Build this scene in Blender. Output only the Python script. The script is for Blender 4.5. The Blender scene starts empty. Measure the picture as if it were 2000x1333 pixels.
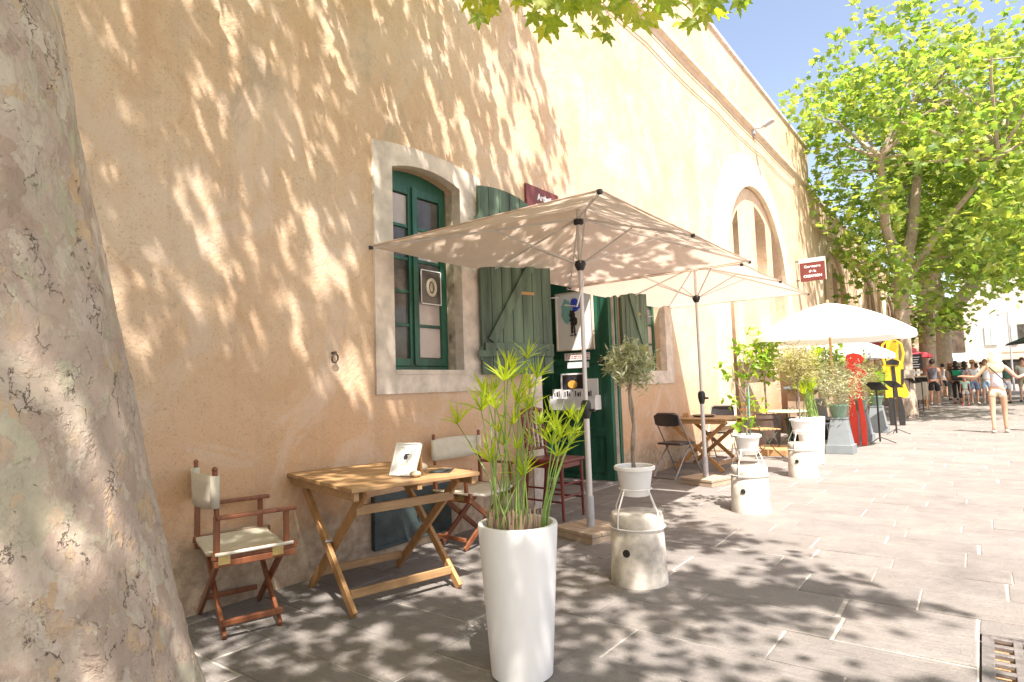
import bpy, bmesh, math, random
import numpy as np
from mathutils import Vector, Matrix, noise
S = bpy.context.scene; COL = S.collection
random.seed(7); RNG = np.random.default_rng(11)
R = math.radians
# ---------------------------------------------------------------- camera
EYE = 1.3; FPX = 1207.5; YAW, PITCH, ROLL = 0.6470455, 0.07324, 0.032658
fwd = Vector((-math.sin(YAW)*math.cos(PITCH), math.cos(YAW)*math.cos(PITCH), math.sin(PITCH)))
r0 = Vector((math.cos(YAW), math.sin(YAW), 0)); u0 = r0.cross(fwd)
rgt = r0*math.cos(ROLL)-u0*math.sin(ROLL); upv = u0*math.cos(ROLL)+r0*math.sin(ROLL)
cam = bpy.data.cameras.new('camera'); co = bpy.data.objects.new('camera', cam); COL.objects.link(co)
cam.sensor_width = 36; cam.lens = FPX/2000*36; cam.clip_end = 3000; cam.clip_start = 0.05
Mc = Matrix((rgt, upv, -fwd)).transposed().to_4x4(); Mc.translation = (0, 0, EYE); co.matrix_world = Mc
S.camera = co
def proj(p):
    v = Vector(p)-Vector((0, 0, EYE)); z = v.dot(fwd)
    if z < 0.05: return (-9999, -9999, z)
    return 1000+FPX*v.dot(rgt)/z, 666.5-FPX*v.dot(upv)/z, z
# ---------------------------------------------------------------- sky and sun
SUN = Vector((0.43, -0.36, 1.0)).normalized()
sel = math.asin(SUN.z); saz = math.atan2(SUN.x, SUN.y)
W = bpy.data.worlds.new('World'); S.world = W; W.use_nodes = True
nt = W.node_tree; bg = nt.nodes['Background']; sk = nt.nodes.new('ShaderNodeTexSky')
sk.sky_type = 'NISHITA'; sk.sun_disc = False; sk.sun_elevation = sel; sk.sun_rotation = saz
sk.air_density = 1.0; sk.dust_density = 2.2; sk.ozone_density = 1.2
wm = nt.nodes.new('ShaderNodeMix'); wm.data_type = 'RGBA'; wm.blend_type = 'MULTIPLY'; wm.inputs['Factor'].default_value = 1; wm.inputs[7].default_value = (1.13, 0.965, 0.86, 1)
nt.links.new(sk.outputs[0], wm.inputs[6]); nt.links.new(wm.outputs[2], bg.inputs[0]); bg.inputs[1].default_value = 0.13
sl = bpy.data.lights.new('sun', 'SUN'); sl.energy = 4.8; sl.angle = R(0.55); sl.color = (1, 0.92, 0.84)
so = bpy.data.objects.new('sun', sl); COL.objects.link(so)
so.rotation_euler = SUN.to_track_quat('Z', 'Y').to_euler(); so.location = (0, 0, 20)
S.view_settings.view_transform = 'Standard'; S.view_settings.look = 'None'
S.view_settings.exposure = 1.46; S.view_settings.gamma = 1
# ---------------------------------------------------------------- materials
def newmat(name):
    m = bpy.data.materials.new(name); m.use_nodes = True
    return m, m.node_tree, m.node_tree.nodes['Principled BSDF']
def N(t, kind, **kw):
    n = t.nodes.new(kind)
    for k, v in kw.items():
        if k in n.inputs.keys() if hasattr(n.inputs, 'keys') else False: n.inputs[k].default_value = v
        else: setattr(n, k, v)
    return n
def mapping(t, scale=(1, 1, 1), kind='Object', rot=(0, 0, 0)):
    tc = t.nodes.new('ShaderNodeTexCoord'); mp = t.nodes.new('ShaderNodeMapping')
    mp.inputs['Scale'].default_value = scale; mp.inputs['Rotation'].default_value = rot
    t.links.new(tc.outputs[kind], mp.inputs[0]); return mp.outputs[0]
def noise_n(t, vec, scale, detail=4, rough=0.6, dist=0.0):
    n = t.nodes.new('ShaderNodeTexNoise'); n.inputs['Scale'].default_value = scale
    n.inputs['Detail'].default_value = detail; n.inputs['Roughness'].default_value = rough
    n.inputs['Distortion'].default_value = dist
    if vec is not None: t.links.new(vec, n.inputs[0])
    return n.outputs[0]
def ramp(t, fac, pts, interp='LINEAR'):
    r = t.nodes.new('ShaderNodeValToRGB'); r.color_ramp.interpolation = interp
    e = r.color_ramp.elements
    while len(e) < len(pts): e.new(0.5)
    for i, (p, c) in enumerate(pts):
        e[i].position = p; e[i].color = (c[0], c[1], c[2], 1) if hasattr(c, '__len__') else (c, c, c, 1)
    t.links.new(fac, r.inputs[0]); return r.outputs[0]
def mix(t, fac, a, b, mode='MIX'):
    m = t.nodes.new('ShaderNodeMix'); m.data_type = 'RGBA'; m.blend_type = mode
    for sock, v in ((m.inputs['Factor'], fac), (m.inputs[6], a), (m.inputs[7], b)):
        if hasattr(v, 'is_linked') or hasattr(v, 'links'): t.links.new(v, sock)
        elif hasattr(v, '__len__'): sock.default_value = (v[0], v[1], v[2], 1)
        else: sock.default_value = v
    return m.outputs[2]
def math_n(t, op, a, b=0.0, c=None):
    m = t.nodes.new('ShaderNodeMath'); m.operation = op
    for i, v in enumerate((a, b, c)):
        if v is None: continue
        if hasattr(v, 'links'): t.links.new(v, m.inputs[i])
        else: m.inputs[i].default_value = v
    return m.outputs[0]
def bump(t, bs, h, strength=0.3, dist=0.01, prev=None):
    b = t.nodes.new('ShaderNodeBump'); b.inputs['Strength'].default_value = strength
    b.inputs['Distance'].default_value = dist; t.links.new(h, b.inputs['Height'])
    if prev is not None: t.links.new(prev, b.inputs['Normal'])
    t.links.new(b.outputs[0], bs.inputs['Normal']); return b.outputs[0]
def simple(name, col, rough=0.6, var=0.12, scale=8, bmp=0.15, metal=0.0, stretch=(1, 1, 1), bscale=None, trans=0.0, coat=0.0):
    m, t, b = newmat(name); v = mapping(t, stretch)
    n = noise_n(t, v, scale, 5)
    d = tuple(max(0, c*(1-var*1.6)) for c in col); l = tuple(min(1, c*(1+var)) for c in col)
    c = ramp(t, n, [(0.3, d), (0.7, l)]); t.links.new(c, b.inputs['Base Color'])
    b.inputs['Roughness'].default_value = rough; b.inputs['Metallic'].default_value = metal
    if coat: b.inputs['Coat Weight'].default_value = coat
    if bmp: bump(t, b, noise_n(t, v, bscale or scale*8, 3), bmp, 0.004)
    if trans:
        tr = t.nodes.new('ShaderNodeBsdfTranslucent'); ms = t.nodes.new('ShaderNodeMixShader')
        t.links.new(c, tr.inputs[0]); ms.inputs[0].default_value = trans
        t.links.new(b.outputs[0], ms.inputs[1]); t.links.new(tr.outputs[0], ms.inputs[2])
        t.links.new(ms.outputs[0], t.nodes['Material Output'].inputs[0])
    return m
def leafmat(name, cols, trans=0.45, rough=0.5):
    m, t, b = newmat(name)
    g = t.nodes.new('ShaderNodeNewGeometry')
    c = ramp(t, g.outputs['Random Per Island'], [(i/max(1, len(cols)-1), c) for i, c in enumerate(cols)])
    c2 = mix(t, 0.3, c, ramp(t, noise_n(t, mapping(t), 60, 3), [(0.35, tuple(0.5*x for x in cols[0])), (0.7, cols[-1])]))
    t.links.new(c2, b.inputs['Base Color']); b.inputs['Roughness'].default_value = rough
    tr = t.nodes.new('ShaderNodeBsdfTranslucent'); ms = t.nodes.new('ShaderNodeMixShader')
    c3 = mix(t, 1.0, c2, (1.0, 1.0, 0.45), 'MULTIPLY')
    hs = t.nodes.new('ShaderNodeHueSaturation'); hs.inputs['Value'].default_value = 1.7; t.links.new(c3, hs.inputs['Color'])
    t.links.new(hs.outputs[0], tr.inputs[0]); ms.inputs[0].default_value = trans
    t.links.new(b.outputs[0], ms.inputs[1]); t.links.new(tr.outputs[0], ms.inputs[2])
    t.links.new(ms.outputs[0], t.nodes['Material Output'].inputs[0]); return m
def wood(name, c1, c2, rough=0.5, axis='z', sc=1.0):
    m, t, b = newmat(name)
    st = {'z': (22, 22, 1.5), 'x': (1.5, 22, 22), 'y': (22, 1.5, 22)}[axis]
    v = mapping(t, tuple(s*sc for s in st)); n = noise_n(t, v, 1.6, 6, 0.65, 0.6)
    c = ramp(t, n, [(0.28, c1), (0.5, tuple((a+q)/2 for a, q in zip(c1, c2))), (0.72, c2)])
    bl = noise_n(t, mapping(t), 5, 3); c = mix(t, ramp(t, bl, [(0.4, 0.0), (0.75, 0.45)]), c, tuple(x*0.55 for x in c1))
    t.links.new(c, b.inputs['Base Color']); b.inputs['Roughness'].default_value = rough
    bump(t, b, n, 0.25, 0.003); return m
def stucco():
    m, t, b = newmat('ochre_stucco'); v = mapping(t)
    big = noise_n(t, v, 0.55, 5, 0.6, 0.4); mid = noise_n(t, v, 2.6, 6, 0.7, 0.3); fine = noise_n(t, v, 26, 6, 0.75)
    c = ramp(t, big, [(0.3, (0.585, 0.405, 0.27)), (0.5, (0.65, 0.49, 0.345)), (0.70, (0.69, 0.565, 0.435))])
    c = mix(t, ramp(t, mid, [(0.35, 0.0), (0.75, 0.5)]), c, (0.57, 0.36, 0.20))
    # orange repaint near the ground, greyer render high up
    sx = t.nodes.new('ShaderNodeSeparateXYZ'); t.links.new(v, sx.inputs[0])
    low = ramp(t, math_n(t, 'ADD', sx.outputs[2], math_n(t, 'MULTIPLY', mid, 0.7)), [(0.75/10, 0.55), (1.9/10, 0.0)])
    # ramp works on 0..1, so scale height by a tenth
    low = ramp(t, math_n(t, 'MULTIPLY', math_n(t, 'ADD', sx.outputs[2], math_n(t, 'MULTIPLY', mid, 0.8)), 0.1), [(0.07, 0.75), (0.19, 0.0)])
    c = mix(t, low, c, (0.61, 0.33, 0.165))
    # vertical weather streaks
    v2 = mapping(t, (3, 7, 0.35)); st = noise_n(t, v2, 1.2, 5, 0.6)
    c = mix(t, ramp(t, st, [(0.50, 0.0), (0.75, 0.45)]), c, (0.44, 0.33, 0.24))
    pit = noise_n(t, v, 70, 3, 0.6); c = mix(t, ramp(t, pit, [(0.30, 0.6), (0.42, 0.0)]), c, (0.34, 0.22, 0.14))
    sp = noise_n(t, v, 9, 7, 0.8, 1.5); c = mix(t, ramp(t, sp, [(0.56, 0.0), (0.66, 0.38)]), c, (0.36, 0.26, 0.18))
    gp = noise_n(t, v, 1.3, 7, 0.72, 0.9); c = mix(t, ramp(t, gp, [(0.52, 0.0), (0.60, 0.45)]), c, (0.66, 0.53, 0.43)); c = mix(t, ramp(t, gp, [(0.36, 0.35), (0.44, 0.0)]), c, (0.50, 0.30, 0.17))
    # damp base course: exposed stone and dirt
    base = ramp(t, math_n(t, 'MULTIPLY', math_n(t, 'ADD', sx.outputs[2], math_n(t, 'MULTIPLY', noise_n(t, v, 3.2, 6, 0.7, 1), 0.9)), 0.1), [(0.072, 1.0), (0.098, 0.0)])
    c = mix(t, base, c, ramp(t, noise_n(t, v, 14, 5, 0.7), [(0.3, (0.30, 0.21, 0.14)), (0.7, (0.56, 0.44, 0.32))]))
    # hairline cracks
    w = t.nodes.new('ShaderNodeTexVoronoi'); w.feature = 'DISTANCE_TO_EDGE'; w.inputs['Scale'].default_value = 0.9
    off = mix(t, 0.35, v, None if False else v); 
    dv = t.nodes.new('ShaderNodeVectorMath'); dv.operation = 'ADD'; nn = t.nodes.new('ShaderNodeTexNoise'); nn.inputs['Scale'].default_value = 3.0; nn.inputs['Detail'].default_value = 6
    t.links.new(v, nn.inputs[0]); t.links.new(v, dv.inputs[0]); t.links.new(nn.outputs['Color'], dv.inputs[1]); t.links.new(dv.outputs[0], w.inputs['Vector'])
    ck = ramp(t, w.outputs[0], [(0.0, 0.3), (0.004, 0.0)])
    ck = mix(t, ramp(t, noise_n(t, v, 0.8, 2), [(0.5, 0.0), (0.6, 1.0)]), (0, 0, 0), ck)
    c = mix(t, ck, c, (0.25, 0.17, 0.1))
    gs = math_n(t, 'MULTIPLY', ramp(t, noise_n(t, mapping(t, (1, 1.5, .7)), 1.1, 7, 0.75, 0.5), [(0.56, 0.0), (0.66, 0.55)]), ramp(t, math_n(t, 'MULTIPLY', sx.outputs[2], 0.1), [(0.22, 0.15), (0.34, 1.0)])); c = mix(t, gs, c, (0.36, 0.30, 0.24))
    t.links.new(c, b.inputs['Base Color']); b.inputs['Roughness'].default_value = 0.93
    b.inputs['Specular IOR Level'].default_value = 0.25
    p = bump(t, b, fine, 0.5, 0.013); p = bump(t, b, mid, 0.55, 0.045, p); bump(t, b, noise_n(t, v, 75, 3), 0.4, 0.004, p)
    return m
def bark():
    m, t, b = newmat('plane_bark'); v = mapping(t, (1, 1, 0.72))
    def cells(scale, seed, dist, det=5):
        mp = t.nodes.new('ShaderNodeVectorMath'); mp.operation = 'ADD'; mp.inputs[1].default_value = (seed, seed*2.3, seed)
        t.links.new(v, mp.inputs[0]); nn = t.nodes.new('ShaderNodeTexNoise'); nn.inputs['Scale'].default_value = scale*0.9; nn.inputs['Detail'].default_value = det; nn.inputs['Roughness'].default_value = 0.62
        t.links.new(mp.outputs[0], nn.inputs[0]); sc = t.nodes.new('ShaderNodeVectorMath'); sc.operation = 'MULTIPLY_ADD'
        sc.inputs[1].default_value = (dist*4/scale,)*3; t.links.new(nn.outputs['Color'], sc.inputs[0]); t.links.new(mp.outputs[0], sc.inputs[2])
        w = t.nodes.new('ShaderNodeTexVoronoi'); w.inputs['Scale'].default_value = scale; t.links.new(sc.outputs[0], w.inputs['Vector'])
        e = t.nodes.new('ShaderNodeTexVoronoi'); e.feature = 'DISTANCE_TO_EDGE'; e.inputs['Scale'].default_value = scale; t.links.new(sc.outputs[0], e.inputs['Vector'])
        s = t.nodes.new('ShaderNodeSeparateColor'); t.links.new(w.outputs['Color'], s.inputs[0])
        return s.outputs[0], e.outputs[0], s.outputs[1]
    a, ea, a2 = cells(6.5, 0.0, 0.6); bb, eb, b2 = cells(19, 4.0, 0.55); c3, ec, c32 = cells(38, 9.0, 0.5)
    warm = ramp(t, noise_n(t, v, 1.7, 5, 0.6, 0.7), [(0.35, (0.47, 0.36, 0.29)), (0.5, (0.53, 0.44, 0.37)), (0.65, (0.46, 0.40, 0.36))])
    big = ramp(t, a, [(0.0, (0.60, 0.53, 0.43)), (0.20, (0.44, 0.45, 0.30)), (0.38, (0.50, 0.37, 0.31)), (0.58, (0.60, 0.50, 0.44)), (0.74, (0.42, 0.31, 0.25)), (0.88, (0.54, 0.56, 0.42))], 'CONSTANT')
    c = mix(t, 0.75, warm, big)
    mid = ramp(t, bb, [(0.0, (0.48, 0.36, 0.29)), (0.22, (0.66, 0.60, 0.50)), (0.38, (0.40, 0.28, 0.21)), (0.55, (0.53, 0.42, 0.36)), (0.74, (0.64, 0.41, 0.18)), (0.83, (0.47, 0.49, 0.33)), (0.93, (0.30, 0.20, 0.14))], 'CONSTANT')
    reg = ramp(t, noise_n(t, v, 3.1, 6, 0.7, 0.6), [(0.44, 0.0), (0.5, 0.8)]); c = mix(t, reg, c, mid)
    fl = ramp(t, c32, [(0.80, 0.0), (0.82, 0.8)]); flr = ramp(t, noise_n(t, v, 4.5, 5, 0.7), [(0.47, 0.0), (0.53, 1.0)])
    c = mix(t, math_n(t, 'MULTIPLY', fl, flr), c, ramp(t, c3, [(0.0, (0.34, 0.24, 0.17)), (0.4, (0.60, 0.41, 0.22)), (0.7, (0.64, 0.58, 0.47)), (1.0, (0.40, 0.32, 0.25))]))
    soft = noise_n(t, v, 9, 8, 0.8); c = mix(t, 0.42, c, ramp(t, soft, [(0.3, (0.36, 0.27, 0.22)), (0.5, (0.52, 0.44, 0.37)), (0.7, (0.66, 0.59, 0.50))]))
    crackm = ramp(t, noise_n(t, v, 11, 4, 0.7, 0.6), [(0.56, 0.0), (0.62, 1.0)])
    ck = math_n(t, 'MULTIPLY', ramp(t, eb, [(0.0, 1.0), (0.012, 0.7), (0.03, 0.0)]), crackm)
    ck2 = math_n(t, 'MULTIPLY', ramp(t, ec, [(0.0, 0.9), (0.05, 0.0)]), math_n(t, 'MULTIPLY', flr, ramp(t, noise_n(t, v, 8, 3), [(0.5, 0.0), (0.6, 1.0)])))
    c = mix(t, math_n(t, 'MULTIPLY', ck, 0.8), c, (0.17, 0.11, 0.08)); c = mix(t, math_n(t, 'MULTIPLY', ck2, 0.7), c, (0.2, 0.13, 0.09))
    hs = t.nodes.new('ShaderNodeHueSaturation'); hs.inputs['Saturation'].default_value = 0.98; hs.inputs['Value'].default_value = 0.84; t.links.new(c, hs.inputs['Color']); c = mix(t, 1.0, hs.outputs[0], (1.0, 0.955, 0.90), 'MULTIPLY')
    t.links.new(c, b.inputs['Base Color']); b.inputs['Roughness'].default_value = 0.85
    h = math_n(t, 'ADD', math_n(t, 'MULTIPLY', a, 0.35), math_n(t, 'MULTIPLY', math_n(t, 'MULTIPLY', bb, reg), 0.5)); h = math_n(t, 'SUBTRACT', h, math_n(t, 'MULTIPLY', ck, 1.0)); h = math_n(t, 'ADD', h, math_n(t, 'MULTIPLY', fl, -0.3))
    p = bump(t, b, h, 0.9, 0.014); p = bump(t, b, soft, 0.5, 0.015, p); bump(t, b, noise_n(t, v, 80, 4, 0.7), 0.4, 0.004, p); return m
def stone():
    m, t, b = newmat('grey_paving'); v = mapping(t)
    g = t.nodes.new('ShaderNodeNewGeometry'); rnd = g.outputs['Random Per Island']
    c = ramp(t, rnd, [(0, (0.19, 0.176, 0.162)), (0.3, (0.26, 0.24, 0.22)), (0.55, (0.225, 0.205, 0.185)), (0.8, (0.29, 0.27, 0.245)), (1, (0.24, 0.222, 0.21))])
    n1 = noise_n(t, v, 3.5, 6, 0.7); c = mix(t, 0.5, c, ramp(t, n1, [(0.3, (0.17, 0.155, 0.145)), (0.7, (0.33, 0.305, 0.28))]))
    v2 = mapping(t, (4, 30, 5)); st = noise_n(t, v2, 1.5, 6, 0.7, 0.6)
    c = mix(t, ramp(t, st, [(0.47, 0.0), (0.72, 0.5)]), c, (0.20, 0.175, 0.155))
    sp = noise_n(t, v, 120, 2, 0.5); c = mix(t, ramp(t, sp, [(0.62, 0.0), (0.75, 0.5)]), c, (0.46, 0.43, 0.39))
    st2 = noise_n(t, v, 1.1, 6, 0.7, 0.4); c = mix(t, ramp(t, st2, [(0.52, 0.0), (0.66, 0.4)]), c, (0.36, 0.31, 0.26)); c = mix(t, ramp(t, st2, [(0.30, 0.45), (0.42, 0.0)]), c, (0.13, 0.12, 0.11))
    sp2 = noise_n(t, v, 45, 4, 0.8); c = mix(t, ramp(t, sp2, [(0.30, 0.7), (0.45, 0.0)]), c, (0.17, 0.148, 0.13))
    c = mix(t, 1.0, c, (0.88, 0.87, 0.875), 'MULTIPLY')
    t.links.new(c, b.inputs['Base Color']); b.inputs['Roughness'].default_value = 0.8
    p = bump(t, b, st, 0.9, 0.014); p = bump(t, b, n1, 0.6, 0.04, p); bump(t, b, noise_n(t, v, 60, 5, 0.75), 0.8, 0.008, p); return m
M = {}
M['stucco'] = stucco(); M['bark'] = bark(); M['stone'] = stone()
M['trim'] = simple('white_washed_stone', (0.66, 0.575, 0.49), 0.9, 0.2, 5, 0.7, bscale=22)
M['ringstone'] = simple('pale_cream_render', (0.68, 0.55, 0.40), 0.9, 0.12, 3, 0.3)
M['jamb'] = simple('weathered_jamb', (0.50, 0.43, 0.33), 0.9, 0.45, 7, 0.6, bscale=30)
M['mortar'] = simple('sandy_mortar', (0.41, 0.38, 0.34), 0.95, 0.25, 12, 0.5)
M['green'] = simple('dark_green_paint', (0.020, 0.10, 0.060), 0.38, 0.42, 5, 0.2, stretch=(1, 1, .25))
M['shutter'] = simple('faded_green_paint', (0.11, 0.165, 0.11), 0.6, 0.42, 7, 0.4, stretch=(1, 1, .12))
M['glass'] = simple('dark_glass', (0.10, 0.09, 0.08), 0.08, 0.4, 3, 0.0)
M['palepane'] = simple('pale_pane', (0.52, 0.44, 0.40), 0.25, 0.12, 3, 0.0)  # opaque pale colour given to some window panes
M['black'] = simple('black_plastic', (0.025, 0.024, 0.024), 0.45, 0.2, 20, 0.05)
M['void'] = simple('dark_interior', (0.03, 0.028, 0.022), 0.9, 0.3, 3, 0.0)
M['iron'] = simple('rusty_iron', (0.10, 0.075, 0.06), 0.65, 0.4, 20, 0.3, 0.5)
M['slate'] = simple('dark_slate', (0.045, 0.065, 0.065), 0.55, 0.35, 6, 0.2)
M['white'] = simple('white_plastic', (0.80, 0.79, 0.77), 0.38, 0.03, 5, 0.03)
M['planter'] = simple('scuffed_white_planter', (0.77, 0.76, 0.74), 0.45, 0.07, 3, 0.12, stretch=(1, 1, .25), bscale=16)
M['wire'] = simple('white_wire', (0.78, 0.76, 0.72), 0.4, 0.05, 20, 0.05)
M['concrete'] = simple('cast_concrete', (0.58, 0.53, 0.46), 0.85, 0.32, 7, 0.4, bscale=60)
M['alu'] = simple('grey_painted_pole', (0.62, 0.60, 0.58), 0.35, 0.04, 10, 0.02, 0.3)
M['beige'] = simple('beige_canopy_cloth', (0.70, 0.565, 0.465), 0.9, 0.05, 3, 0.6, trans=0.42, bscale=9)
M['whitecloth'] = simple('white_canopy_cloth', (0.86, 0.85, 0.82), 0.9, 0.03, 4, 0.1, trans=0.35)
M['pinkcloth'] = simple('pink_canopy_cloth', (0.75, 0.12, 0.16), 0.9, 0.08, 4, 0.1, trans=0.3)
M['canvas'] = simple('cream_canvas', (0.70, 0.64, 0.52), 0.9, 0.06, 20, 0.2, trans=0.15, bscale=400)
M['teak'] = wood('teak_wood', (0.30, 0.165, 0.07), (0.48, 0.30, 0.145), 0.5, 'y')
M['teakleg'] = wood('teak_leg', (0.33, 0.165, 0.06), (0.50, 0.29, 0.12), 0.5, 'z')
M['mahog'] = wood('varnished_mahogany', (0.14, 0.042, 0.018), (0.28, 0.105, 0.045), 0.3, 'z')
M['redwood'] = simple('dark_red_paint', (0.16, 0.025, 0.018), 0.35, 0.3, 8, 0.1)
M['baseboard'] = wood('weathered_board', (0.33, 0.24, 0.16), (0.52, 0.41, 0.30), 0.8, 'x')
M['brass'] = simple('brass', (0.62, 0.47, 0.20), 0.35, 0.15, 20, 0.1, 0.9)
M['pebble'] = simple('beige_pebble', (0.50, 0.41, 0.30), 0.7, 0.2, 20, 0.2)
M['paper'] = simple('white_paper', (0.78, 0.78, 0.78), 0.3, 0.03, 10, 0.0)
M['ink'] = simple('black_ink', (0.04, 0.035, 0.04), 0.5, 0.5, 30, 0.0)
M['blueink'] = simple('blue_print', (0.05, 0.08, 0.62), 0.5, 0.2, 30, 0.0)
M['teal'] = simple('teal_print', (0.24, 0.50, 0.47), 0.5, 0.1, 10, 0.0)
M['redink'] = simple('red_print', (0.50, 0.12, 0.10), 0.5, 0.1, 10, 0.0)
M['orange'] = simple('orange_print', (0.75, 0.42, 0.08), 0.5, 0.2, 10, 0.0)
M['maroon'] = simple('maroon_enamel', (0.16, 0.035, 0.03), 0.4, 0.1, 6, 0.05)
M['greypaint'] = simple('pale_grey_panel', (0.55, 0.54, 0.53), 0.6, 0.05, 5, 0.05)
M['bluegrey'] = simple('blue_grey_paint', (0.20, 0.23, 0.245), 0.6, 0.08, 4, 0.1)
M['greenpot'] = simple('glazed_green_pot', (0.16, 0.28, 0.20), 0.3, 0.15, 8, 0.05, coat=0.4)
M['brownpot'] = simple('brown_plastic_pot', (0.12, 0.085, 0.07), 0.6, 0.2, 8, 0.05)
M['redfig'] = simple('bright_red_paint', (0.62, 0.035, 0.015), 0.45, 0.08, 5, 0.05)
M['yelfig'] = simple('bright_yellow_paint', (0.80, 0.55, 0.02), 0.45, 0.08, 5, 0.05)
M['steel'] = simple('grey_steel_tube', (0.32, 0.29, 0.27), 0.35, 0.1, 20, 0.05, 0.7)
M['darkpad'] = simple('black_vinyl', (0.035, 0.033, 0.035), 0.35, 0.2, 20, 0.1)
M['olivegreen'] = simple('dark_green_steel', (0.035, 0.07, 0.045), 0.5, 0.2, 20, 0.05)
M['slatwood'] = wood('pale_slat_wood', (0.42, 0.22, 0.09), (0.58, 0.36, 0.17), 0.6, 'x')
M['tabletop'] = simple('pale_green_enamel', (0.38, 0.50, 0.36), 0.35, 0.08, 5, 0.05)
M['soil'] = simple('dry_soil', (0.14, 0.10, 0.07), 0.95, 0.5, 40, 0.6)
M['straw'] = leafmat('dry_straw', [(0.42, 0.28, 0.17), (0.60, 0.46, 0.32), (0.35, 0.22, 0.14)], 0.1, 0.8)
M['papyrus'] = leafmat('papyrus_green', [(0.26, 0.42, 0.03), (0.55, 0.58, 0.04), (0.38, 0.50, 0.04)], 0.5)
M['papstem'] = leafmat('papyrus_stem', [(0.20, 0.32, 0.06), (0.28, 0.40, 0.10)], 0.15)
M['olive'] = leafmat('olive_leaf', [(0.28, 0.31, 0.18), (0.52, 0.52, 0.38), (0.40, 0.41, 0.27)], 0.3)
M['olivedry'] = leafmat('dusty_leaf', [(0.36, 0.35, 0.16), (0.52, 0.42, 0.30), (0.32, 0.36, 0.14)], 0.35)
M['lemon'] = leafmat('lemon_leaf', [(0.15, 0.30, 0.03), (0.36, 0.46, 0.05), (0.22, 0.38, 0.04)], 0.45)
M['plane'] = leafmat('plane_leaf', [(0.14, 0.24, 0.03), (0.27, 0.37, 0.04), (0.44, 0.48, 0.06), (0.18, 0.29, 0.035), (0.34, 0.38, 0.06)], 0.6, 0.5)
M['planefar'] = leafmat('plane_leaf_sunny', [(0.11, 0.21, 0.05), (0.23, 0.33, 0.07), (0.44, 0.46, 0.13), (0.15, 0.26, 0.06), (0.33, 0.38, 0.11), (0.20, 0.30, 0.07)], 0.58, 0.5)
M['planedark'] = leafmat('plane_leaf_shady', [(0.13, 0.23, 0.07), (0.23, 0.33, 0.08), (0.34, 0.40, 0.10)], 0.55, 0.5)  # shaded copy of the sunny leaf, shade put into the colour
M['twig'] = simple('pale_twig', (0.30, 0.24, 0.19), 0.85, 0.3, 10, 0.3)
M['cable'] = simple('old_cable', (0.25, 0.18, 0.13), 0.7, 0.2, 20, 0.0)
M['lampgrey'] = simple('aged_lamp_grey', (0.40, 0.40, 0.42), 0.4, 0.1, 10, 0.0)
M['castiron'] = simple('worn_cast_iron', (0.27, 0.24, 0.23), 0.5, 0.3, 15, 0.4, 0.5)
M['sand'] = simple('orange_dirt', (0.40, 0.24, 0.12), 0.95, 0.4, 18, 0.6)
M['farwhite'] = simple('white_house_render', (0.56, 0.50, 0.43), 0.9, 0.06, 1, 0.1)
M['farstone'] = simple('rubble_stone_wall', (0.45, 0.34, 0.23), 0.9, 0.4, 1.8, 0.4)
M['farshut'] = simple('grey_green_shutter', (0.40, 0.46, 0.42), 0.7, 0.05, 5, 0.0)
M['rooft'] = simple('roof_tile', (0.48, 0.28, 0.18), 0.9, 0.2, 5, 0.3)
M['chalk'] = simple('chalkboard_black', (0.035, 0.04, 0.045), 0.7, 0.2, 8, 0.0)
M['skin'] = simple('skin', (0.58, 0.34, 0.23), 0.5, 0.06, 10, 0.0)
M['skin2'] = simple('tanned_skin', (0.45, 0.24, 0.15), 0.5, 0.06, 10, 0.0)
def cloth(name, col): 
    if name not in M: M[name] = simple(name, col, 0.85, 0.1, 12, 0.1)
    return M[name]
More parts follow.
